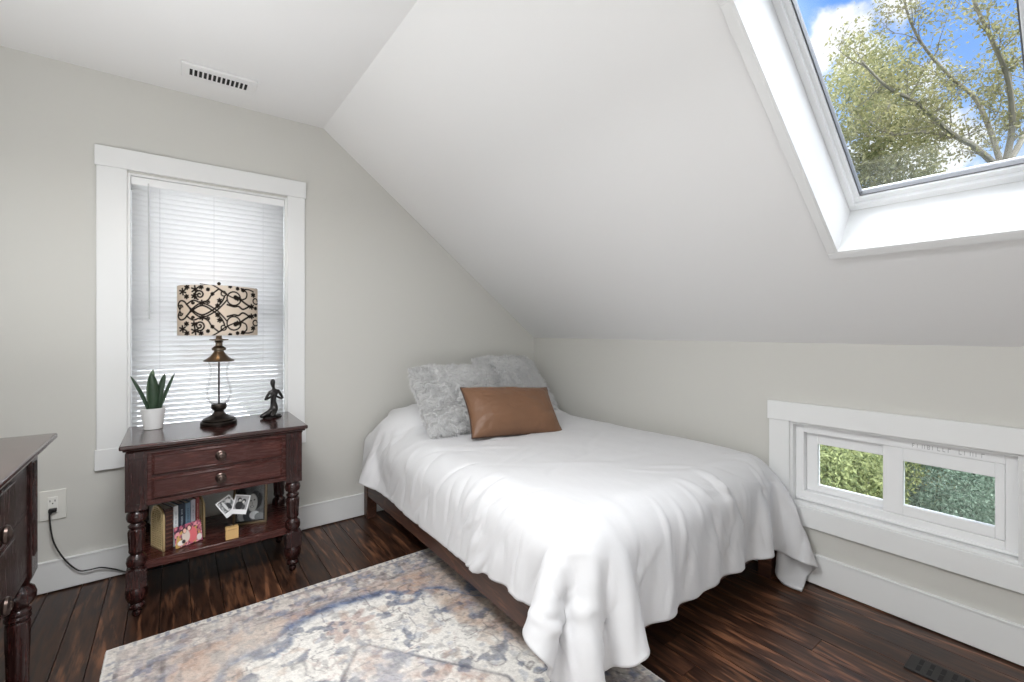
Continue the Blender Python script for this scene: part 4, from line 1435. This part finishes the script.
pf = thing('picture_frame', tuple(F0), 'thin bronze picture frame with black and white portrait standing on the nightstand shelf', 'picture frame')
w, h = .152, .205; fwid = .010
q = MB()
q.box(0, w, 0, .014, 0, fwid, xf=FF); q.box(0, w, 0, .014, h - fwid, h, xf=FF); q.box(0, fwid, 0, .014, fwid, h - fwid, xf=FF); q.box(w - fwid, w, 0, .014, fwid, h - fwid, xf=FF)
q.build('frame', mat('antique_bronze_frame', lin(112, 96, 74), .4, metal=.6), pf, bevel=.0012)
q = MB(); q.box(fwid, w - fwid, .010, .013, fwid, h - fwid, xf=FF); q.box(.06, .10, .014, .06, 0.0005, .003, xf=FF)
q.build('backing', M_black, pf)


def portrait(S_, T_):
    n1 = fbm(S_ * 5, T_ * 5, 6)
    Cc = np.ones(S_.shape + (3,)) * L3(112, 112, 114); Cc = paint(Cc, sstep(.3, 1.0, T_) * .6, L3(78, 76, 78)); Cc = paint(Cc, sstep(.5, .6, n1) * .5, L3(60, 60, 62))
    Cc = paint(Cc, blob(S_, T_, .16, .6, .22, .36), L3(30, 30, 32)); Cc = paint(Cc, blob(S_, T_, .2, .18, .18, .2), L3(190, 192, 196)); Cc = paint(Cc, blob(S_, T_, .42, .16, .2, .22), L3(52, 58, 66))
    Cc = paint(Cc, blob(S_, T_, .70, .56, .25, .27), L3(28, 27, 28)); Cc = paint(Cc, blob(S_, T_, .58, .49, .19, .26), L3(196, 194, 192))
    Cc = paint(Cc, blob(S_, T_, .52, .55, .035, .02), L3(50, 48, 48)); Cc = paint(Cc, blob(S_, T_, .65, .57, .035, .02), L3(50, 48, 48)); Cc = paint(Cc, blob(S_, T_, .57, .47, .02, .05), L3(160, 158, 156))
    Cc = paint(Cc, blob(S_, T_, .565, .385, .08, .028), L3(96, 92, 92)); Cc = paint(Cc, blob(S_, T_, .565, .388, .055, .012), L3(236, 236, 236))
    Cc = paint(Cc, blob(S_, T_, .66, .14, .2, .12), L3(214, 214, 216)); Cc = paint(Cc, blob(S_, T_, .85, .08, .2, .12), L3(120, 120, 122))
    return Cc * 1.35


flat_card('portrait_print', [FF(.016, .007, .016), FF(w - .016, .007, .016), FF(w - .016, .007, h - .016), FF(.016, .007, h - .016)], portrait, 60, 80, None, None, .0008, pf, mname='photo_print')
q = MB(); q.box(fwid, w - fwid, .004, .0046, fwid, h - fwid, xf=FF)
q.build('glass', M_glass, pf)

# ------------------------------------------------------------------ dresser at the left edge
DT = .86
ds = thing('dresser', (-3.0, -1.4, 0), 'large dark mahogany dresser with round pulls at the left edge of the photo', 'dresser')
DX1 = -2.742; DYB = -.81; DYF = -1.86; DXW = -3.21
q = MB()
q.box(DXW, DX1, DYF, DYB, DT - .018, DT); q.box(DXW, DX1 - .010, DYF + .01, DYB - .010, DT - .028, DT - .018); q.box(DXW, DX1 - .02, DYF + .02, DYB - .02, DT - .042, DT - .028)
q.build('top', M_woodtop, ds, bevel=.005, seg=3)
fx = -2.785       # plane of the posts' faces
q = MB(); q.box(DXW + .04, fx - .014, DYF + .06, DYB - .06, .452, DT - .041)
q.box(DXW + .04, fx - .006, DYF + .095, DYB - .095, .446, .466); q.box(DXW + .04, fx - .006, DYF + .095, DYB - .095, .644, .656); q.box(DXW + .04, fx - .006, DYF + .095, DYB - .095, .800, DT - .0405)
for sy0, sy1 in ((-1.10, DYB - .095), (DYF + .095, -1.57)):
    q.box(fx - .016, fx - .0062, sy0, sy1, .4662, .6438); q.box(fx - .016, fx - .0062, sy0, sy1, .6562, .7998)
q.build('case', M_woodv, ds, bevel=.002)
for ly in (DYB - .060, DYF + .060):
    for lx in (fx - .038, DXW + .05):
        q = MB()
        q.lathe([(.012, 0), (.018, .006), (.018, .016), (.014, .022), (.028, .034), (.032, .046), (.028, .058), (.022, .062), (.022, .066), (.025, .070), (.025, .074), (.026, .10), (.028, .20), (.029, .275), (.029, .290), (.024, .294),
                 (.031, .298), (.032, .306), (.027, .311), (.031, .315), (.032, .323), (.026, .328), (.024, .332), (.034, .342), (.042, .358), (.043, .372), (.038, .388), (.028, .398), (.026, .404), (.026, .412)], (lx, ly, 0), 40, flute=(.076, .274, 10, .004))
        q.add([(lx - .028, ly - .028, .405), (lx + .028, ly - .028, .405), (lx + .028, ly + .028, .405), (lx - .028, ly + .028, .405),
               (lx - .038, ly - .038, .432), (lx + .038, ly - .038, .432), (lx + .038, ly + .038, .432), (lx - .038, ly + .038, .432),
               (lx - .038, ly - .038, DT - .04), (lx + .038, ly - .038, DT - .04), (lx + .038, ly + .038, DT - .04), (lx - .038, ly + .038, DT - .04)],
              [(0, 3, 2, 1), (0, 1, 5, 4), (1, 2, 6, 5), (2, 3, 7, 6), (3, 0, 4, 7), (4, 5, 9, 8), (5, 6, 10, 9), (6, 7, 11, 10), (7, 4, 8, 11), (8, 9, 10, 11)])
        if lx > -3:
            for fy in (-.016, 0, .016):
                q.box(lx + .036, lx + .041, ly + fy - .004, ly + fy + .004, .49, DT - .075)
        q.build('leg', M_woodv, ds, bevel=.0025)
for z0, z1 in ((.657, .799), (.467, .643)):
    y0, y1 = -1.568, -1.102
    q = MB(); q.box(fx - .012, fx + .001, y0, y1, z0, z1); q.box(fx - .002, fx + .006, y0 + .012, y1 - .012, z0 + .012, z1 - .012)
    d = q.build('drawer', M_woodv, ds, bevel=.003); d['_o'] = ds['_o']
    kz = (z0 + z1) / 2 - .018; ky = -1.33
    k = MB(); k.lathe([(.026, 0), (.026, .003), (.02, .006)], (0, 0, 0), 24, xf=lambda a_, b_, c_: (fx + .006 + c_, ky + a_, kz + b_)); k.lathe([(r_ * 1.2, z * 1.05) for r_, z in KP], (0, 0, 0), 24, xf=lambda a_, b_, c_: (fx + .008 + c_, ky + a_, kz + b_))
    k.build('knob', M_pewter, d)

# ------------------------------------------------------------------ outside: lawn, shrubs, trees
GZ = -3.2
M_grass = mat('lawn_grass', lin(54, 64, 40), .95, noise=(1.4, .3))
struct(MB().box(.8, 60, -40, 40, GZ - .1, GZ).build('lawn', M_grass, smooth=0))


def foliage_mat(name, c1, c2):
    m = bpy.data.materials.new(name); m.use_nodes = True
    nt = m.node_tree; N = nt.nodes; L = nt.links; p_ = N['Principled BSDF']
    at = N.new('ShaderNodeAttribute'); at.attribute_name = 'tone'
    mx = N.new('ShaderNodeMix'); mx.data_type = 'RGBA'; mx.inputs[6].default_value = (*c1, 1); mx.inputs[7].default_value = (*c2, 1)
    sx = N.new('ShaderNodeSeparateColor'); L.new(at.outputs['Color'], sx.inputs[0]); L.new(sx.outputs[0], mx.inputs[0])
    L.new(mx.outputs[2], p_.inputs['Base Color']); p_.inputs['Roughness'].default_value = .6; p_.inputs['Specular IOR Level'].default_value = .2
    t = N.new('ShaderNodeBsdfTranslucent'); L.new(mx.outputs[2], t.inputs['Color'])
    ms = N.new('ShaderNodeMixShader'); ms.inputs[0].default_value = .4
    L.new(p_.outputs[0], ms.inputs[1]); L.new(t.outputs[0], ms.inputs[2]); L.new(ms.outputs[0], N['Material Output'].inputs['Surface'])
    return m


def leaves_mesh(name, pts, size, m, parent, seed):
    r_ = np.random.default_rng(seed); n = len(pts)
    d = r_.normal(size=(n, 3)); d /= np.linalg.norm(d, axis=1, keepdims=True)
    e = np.cross(d, r_.normal(size=(n, 3))); e /= np.linalg.norm(e, axis=1, keepdims=True)
    f = np.cross(d, e)
    sz = (size * (.6 + .8 * r_.random((n, 1))))
    Vv = np.stack([pts - e * sz, pts - f * sz * .45 + d * sz * .1, pts + e * sz, pts + f * sz * .45 + d * sz * .1], 1).reshape(-1, 3) - np.array(parent['_o'])
    k = np.arange(n) * 4
    me = bpy.data.meshes.new(name); me.from_pydata(Vv.tolist(), [], np.stack([k, k + 1, k + 2, k + 3], 1).tolist())
    at = me.color_attributes.new('tone', 'FLOAT_COLOR', 'POINT')
    c4 = np.ones((n * 4, 4), np.float32); c4[:, :3] = np.repeat(r_.random((n, 1)), 4, axis=0)
    at.data.foreach_set('color', c4.ravel())
    me.materials.append(m)
    o = bpy.data.objects.new(name, me); COL.objects.link(o); o.parent = parent
    return o


M_bark = mat('grey_bark', lin(92, 88, 76), .9, noise=(12, .25))
F_olive = foliage_mat('olive_foliage', lin(86, 88, 58), lin(134, 130, 92))
F_green = foliage_mat('green_foliage', lin(88, 94, 62), lin(136, 134, 94))
F_lime = foliage_mat('bright_green_foliage', lin(78, 90, 56), lin(132, 138, 92))
F_teal = foliage_mat('blue_green_foliage', lin(56, 72, 60), lin(98, 114, 98))


def tree(name, base, height, spread, label, seed, nleaf, lsize, lm, lean=(0, 0), start=.35, cluster=.3):
    t = thing(name, base, label, 'tree')
    r_ = random.Random(seed)
    segs = []; tips = []

    def grow(p_, d, L_, rad, depth):
        n = 4; pts = [p_]; rr = [rad]
        for i in range(n):
            d = (d + Vector((r_.uniform(-.22, .22), r_.uniform(-.22, .22), r_.uniform(-.08, .16)))).normalized()
            p_ = p_ + d * (L_ / n); pts.append(p_); rr.append(rad * (1 - .35 * (i + 1) / n))
            if depth >= 2: tips.append(p_)
        segs.append((pts, rr))
        if depth >= 4: return
        for k in range(3 if depth else 5):
            ax = Vector((r_.uniform(-1, 1), r_.uniform(-1, 1), r_.uniform(-.15, .75))).normalized()
            nd = (d * .55 + ax * spread).normalized()
            j = r_.randint(2, n)
            grow(pts[j], nd, L_ * r_.uniform(.55, .8), rr[j] * .62, depth + 1)

    grow(Vector(base), Vector((lean[0], lean[1], 1)).normalized(), height * start, height * .02, 0)
    q = MB()
    for pts, rr in segs: q.tube(pts, rr, 6)
    q.build('trunk', M_bark, t)
    T = np.array([tuple(v) for v in tips]); rg = np.random.default_rng(seed)
    idx = rg.integers(0, len(T), nleaf)
    pts = T[idx] + rg.normal(size=(nleaf, 3)) * cluster
    leaves_mesh('foliage', pts, lsize, lm, t, seed)
    return t


def shrub(name, c, r, label, seed, nleaf, lsize, lm, cat='shrub'):
    t = thing(name, (c[0], c[1], GZ), label, cat, {'tree': 'leafy trees outside the skylight', 'shrub': 'shrubs outside the low window'}.get(cat))
    rg = np.random.default_rng(seed)
    k = 26
    cen = rg.normal(size=(k, 3)); cen /= np.linalg.norm(cen, axis=1, keepdims=True); cen *= (.35 + .5 * rg.random((k, 1)))
    idx = rg.integers(0, k, nleaf)
    d = rg.normal(size=(nleaf, 3)); d /= np.linalg.norm(d, axis=1, keepdims=True)
    pts = cen[idx] + d * (.25 + .14 * rg.random((nleaf, 1)))
    pts = pts * np.array(r) + np.array(c)
    pts = pts[pts[:, 2] > GZ + .02]
    leaves_mesh('foliage', pts, lsize, lm, t, seed)
    q = MB()
    for i in range(7):
        an = i * .9; q.tube([(c[0], c[1], GZ), (c[0] + .3 * math.cos(an) * r[0], c[1] + .3 * math.sin(an) * r[1], c[2])], [.06, .02], 6)
    q.build('stem', M_bark, t)
    return t


def along(u, v, dist):
    l_ = (u - 512) / FPX
    F_ = (math.cos(YAW), math.sin(YAW)); R_ = (math.sin(YAW), -math.cos(YAW))
    d = Vector((F_[0] + l_ * R_[0], F_[1] + l_ * R_[1], -(v - HZ) / FPX))
    return Vector(CAM) + d * dist


def limb_tree(name, label, base, limbs, seed, nleaf, lsize, lm):
    t = thing(name, base, label, 'tree'); r_ = random.Random(seed); q = MB(); tips = []

    def twig(p_, d, L_, rad, dep):
        pts = [p_]; n = 4
        for i in range(n):
            d = (d + Vector((r_.uniform(-.3, .3), r_.uniform(-.3, .3), r_.uniform(-.15, .25)))).normalized(); p_ = p_ + d * L_ / n; pts.append(p_); tips.append(p_)
        q.tube(pts, [rad * (1 - .18 * i) for i in range(n + 1)], 5)
        if dep:
            for k in range(3):
                ax = Vector((r_.uniform(-1, 1), r_.uniform(-1, 1), r_.uniform(-.4, .8))).normalized()
                twig(pts[r_.randint(1, n)], (d * .5 + ax).normalized(), L_ * .6, rad * .5, dep - 1)
    for pts, r0 in limbs:
        P_ = smooth_path(pts, 6); n = len(P_)
        q.tube(P_, [r0 * (1 - .72 * i / n) for i in range(n)], 8)
        if r0 < .14:
            for i in range(4, n, 3):
                for k in range(2):
                    ax = Vector((r_.uniform(-1, 1), r_.uniform(-1, 1), r_.uniform(-.3, .9))).normalized()
                    d = (P_[i] - P_[i - 1]).normalized()
                    twig(P_[i], (d * .5 + ax).normalized(), r_.uniform(.5, 1.0), .016, 2)
    q.build('trunk', M_bark, t)
    T = np.array([tuple(v) for v in tips]); rg = np.random.default_rng(seed)
    keep = fbm(T[:, 0] * .9 + T[:, 2], T[:, 1] * .9, 5, 2) > .40
    T = T[keep]
    pts = T[rg.integers(0, len(T), nleaf)] + rg.normal(size=(nleaf, 3)) * .13
    leaves_mesh('foliage', pts, lsize, lm, t, seed)
    return t


A_ = along
g0 = A_(1020, 330, 11.5)
fork = A_(1003, 172, 11.5)
limb_tree('tall_tree', 'tall airy olive-leaved tree with forking limbs outside, right side of the skylight', (g0.x, g0.y, GZ),
          [([(g0.x, g0.y, GZ), tuple(A_(1018, 300, 11.6)), tuple(A_(1012, 215, 11.5)), tuple(fork)], .15),
           ([tuple(fork), tuple(A_(975, 147, 11.2)), tuple(A_(952, 134, 10.9)), tuple(A_(934, 118, 10.6)), tuple(A_(912, 100, 10.3)), tuple(A_(888, 88, 10.0)), tuple(A_(862, 62, 9.8))], .075),
           ([tuple(A_(955, 136, 11.0)), tuple(A_(922, 132, 11.4)), tuple(A_(892, 134, 11.9)), tuple(A_(868, 120, 12.3))], .045),
           ([tuple(fork), tuple(A_(990, 130, 11.9)), tuple(A_(975, 98, 12.3)), tuple(A_(952, 78, 12.5)), tuple(A_(925, 48, 12.6)), tuple(A_(908, 15, 12.4)), tuple(A_(900, -30, 12.2))], .065),
           ([tuple(fork), tuple(A_(1012, 128, 11.2)), tuple(A_(1008, 80, 10.8)), tuple(A_(992, 40, 10.5)), tuple(A_(974, 0, 10.3)), tuple(A_(965, -50, 10.2))], .075),
           ([tuple(fork), tuple(A_(1030, 120, 12.0)), tuple(A_(1035, 60, 12.6)), tuple(A_(1020, 0, 12.9)), tuple(A_(1015, -60, 13.2))], .075)],
          23, 12000, .045, F_olive)
b = along(850, 120, 15.0)
shrub('leafy_tree', (b.x, b.y, b.z - 1.6), (3.2, 2.6, 3.4), 'dense olive green tree crown outside, lower left of the skylight', 5, 30000, .065, F_green, 'tree')
b = along(925, 190, 17.0)
shrub('leafy_tree', (b.x, b.y, b.z - 2.6), (3.2, 2.2, 3.0), 'low olive green tree crown outside along the bottom edge of the skylight', 6, 24000, .065, F_olive, 'tree')
b = along(835, 470, 7.5)
shrub('garden_shrub', (b.x, b.y, b.z - .3), (1.1, .8, 1.3), 'pale green shrub outside the left pane of the low window', 8, 14000, .035, F_lime)
b = along(880, 475, 9.0)
shrub('garden_shrub', (b.x, b.y, b.z), (1.2, .7, 1.6), 'bright lime green shrub outside, beside the window mullion', 9, 14000, .04, F_lime)
b = along(935, 500, 8.5)
shrub('garden_shrub', (b.x, b.y, b.z - .2), (1.5, 1.3, 1.7), 'blue-green evergreen shrub outside the right pane of the low window', 10, 24000, .032, F_teal)
b = along(990, 490, 9.5)
shrub('garden_shrub', (b.x, b.y, b.z - .1), (1.2, 1.0, 1.7), 'dusky blue-green shrub outside at the far right of the low window', 12, 18000, .034, F_teal)
b = along(900, 470, 12.5)
shrub('garden_hedge', (b.x + .6, b.y, -2.0), (1.3, 7, 2.2), 'broad green hedge far outside behind the garden shrubs', 14, 26000, .09, F_green, 'hedge')

# ------------------------------------------------------------------ world: blue sky with cumulus
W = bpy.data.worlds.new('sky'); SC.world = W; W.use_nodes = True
nt = W.node_tree; N = nt.nodes; L = nt.links
bg = N['Background']
tc = N.new('ShaderNodeTexCoord')
nrm = N.new('ShaderNodeVectorMath'); nrm.operation = 'NORMALIZE'; L.new(tc.outputs['Generated'], nrm.inputs[0])
sep = N.new('ShaderNodeSeparateXYZ'); L.new(nrm.outputs[0], sep.inputs[0])
gr = N.new('ShaderNodeMapRange'); gr.inputs[1].default_value = .15; gr.inputs[2].default_value = .60; L.new(sep.outputs['Z'], gr.inputs[0])
skyc = N.new('ShaderNodeMix'); skyc.data_type = 'RGBA'
skyc.inputs[6].default_value = (*lin(176, 208, 248), 1); skyc.inputs[7].default_value = (*lin(84, 150, 244), 1)
L.new(gr.outputs[0], skyc.inputs[0])
n1 = N.new('ShaderNodeTexNoise'); n1.inputs['Scale'].default_value = 13; n1.inputs['Detail'].default_value = 8; n1.inputs['Roughness'].default_value = .55
L.new(nrm.outputs[0], n1.inputs['Vector'])


def math_(op, a_, b_=None, c_=None):
    m_ = N.new('ShaderNodeMath'); m_.operation = op
    for i, x_ in enumerate((a_, b_, c_)):
        if x_ is None: continue
        if isinstance(x_, (int, float)): m_.inputs[i].default_value = x_
        else: L.new(x_, m_.inputs[i])
    return m_.outputs[0]


tot = None
for (u, v), rad, wgt in [((838, 38), .052, .95), ((858, 58), .045, .9), ((810, 58), .030, .9), ((905, 2), .04, .5), ((948, 150), .07, .7), ((905, 155), .08, .75), ((985, 175), .06, .6), ((930, 75), .035, .5)]:
    d = (along(u, v, 1) - Vector(CAM)).normalized()
    dt_ = N.new('ShaderNodeVectorMath'); dt_.operation = 'DISTANCE'; dt_.inputs[1].default_value = tuple(d); L.new(nrm.outputs[0], dt_.inputs[0])
    a_ = math_('DIVIDE', dt_.outputs['Value'], rad)
    b_ = math_('SUBTRACT', 1.0, a_); b_ = math_('MULTIPLY', b_, wgt); b_ = math_('MAXIMUM', b_, -1.0)
    tot = b_ if tot is None else math_('MAXIMUM', tot, b_)
nz_ = math_('SUBTRACT', n1.outputs['Fac'], .5)
cl = math_('MULTIPLY_ADD', nz_, 2.0, tot)
mr = N.new('ShaderNodeMapRange'); mr.interpolation_type = 'SMOOTHSTEP'; mr.inputs[1].default_value = .0; mr.inputs[2].default_value = .42; L.new(cl, mr.inputs[0])
mixw = N.new('ShaderNodeMix'); mixw.data_type = 'RGBA'; L.new(mr.outputs[0], mixw.inputs[0]); L.new(skyc.outputs[2], mixw.inputs[6]); mixw.inputs[7].default_value = (.93, .94, .97, 1)
# brightness added to the unseen sky: overhead for the room, northward for the blind
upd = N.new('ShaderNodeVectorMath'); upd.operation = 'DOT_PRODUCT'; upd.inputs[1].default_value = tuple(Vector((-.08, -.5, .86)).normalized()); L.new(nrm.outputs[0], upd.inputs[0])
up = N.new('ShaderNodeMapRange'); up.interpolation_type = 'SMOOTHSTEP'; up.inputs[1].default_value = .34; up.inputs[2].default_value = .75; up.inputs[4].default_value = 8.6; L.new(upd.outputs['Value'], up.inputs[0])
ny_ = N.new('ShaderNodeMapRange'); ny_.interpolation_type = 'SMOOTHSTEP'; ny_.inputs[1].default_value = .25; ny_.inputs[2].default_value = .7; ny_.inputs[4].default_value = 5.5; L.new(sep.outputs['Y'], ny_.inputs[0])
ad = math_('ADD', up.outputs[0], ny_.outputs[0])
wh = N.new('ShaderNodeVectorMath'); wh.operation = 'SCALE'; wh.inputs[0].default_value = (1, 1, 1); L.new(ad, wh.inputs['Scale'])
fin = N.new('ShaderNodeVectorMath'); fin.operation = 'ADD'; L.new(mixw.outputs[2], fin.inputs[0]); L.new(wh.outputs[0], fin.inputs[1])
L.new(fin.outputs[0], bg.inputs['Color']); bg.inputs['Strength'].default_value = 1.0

# ------------------------------------------------------------------ lights
def light(name, kind, loc, rot, energy, col=(1, 1, 1), **kw):
    ld = bpy.data.lights.new(name, kind); ld.energy = energy; ld.color = col
    for k_, v_ in kw.items(): setattr(ld, k_, v_)
    o = bpy.data.objects.new(name, ld); COL.objects.link(o); o.location = loc; o.rotation_euler = rot
    return o


# afternoon sun on the garden side
sd_ = Vector((.75, .25, -.6)).normalized()
o = light('sun', 'SUN', (-5, -5, 12), (0, 0, 0), 1.6, (1, .96, .88), angle=math.radians(2))
o.rotation_euler = sd_.to_track_quat('-Z', 'Y').to_euler()
# unseen upward fill added low behind the camera to brighten ceiling and slope
light('upward_fill', 'AREA', (-3.0, -3.8, .5), (PI - .25, -.0, 0), 18, (.96, .98, 1), shape='DISK', size=1.0)
light('ceiling_fill', 'AREA', (-2.95, -1.55, 1.0), (PI, 0, 0), 11.5, (.97, .985, 1), shape='DISK', size=.4)  # unseen fill added to brighten the flat ceiling
# downward fill added over the near end of the room, no lamp there
light('overhead_fill', 'AREA', (-2.45, -2.0, 2.03), (0, 0, 0), 36, (.97, .985, 1), shape='DISK', size=.7)
# soft fill added in front of the closed south wall, behind the camera
light('south_fill', 'AREA', (-2.4, YS + .05, .75), (PI / 2, 0, 0), 9, (.96, .98, 1), shape='RECTANGLE', size=2.2, size_y=1.6)
light('bulb_glow', 'POINT', (LX - .03, LY - .03, NT + .59), (0, 0, 0), .55, (1, .66, .36), shadow_soft_size=.03)

# ------------------------------------------------------------------ view
SC.view_settings.view_transform = 'Standard'
SC.view_settings.look = 'None'
SC.view_settings.exposure = 0.30
SC.view_settings.gamma = 1.0
SC.view_settings.use_curve_mapping = False
SC.cycles.use_denoising = True
SC.cycles.max_bounces = 10; SC.cycles.diffuse_bounces = 6; SC.cycles.glossy_bounces = 4; SC.cycles.transparent_max_bounces = 16
SC.cycles.sample_clamp_indirect = 6
SC.cycles.caustics_reflective = False; SC.cycles.caustics_refractive = False
for o in SC.objects:
    if '_o' in o.keys(): del o['_o']
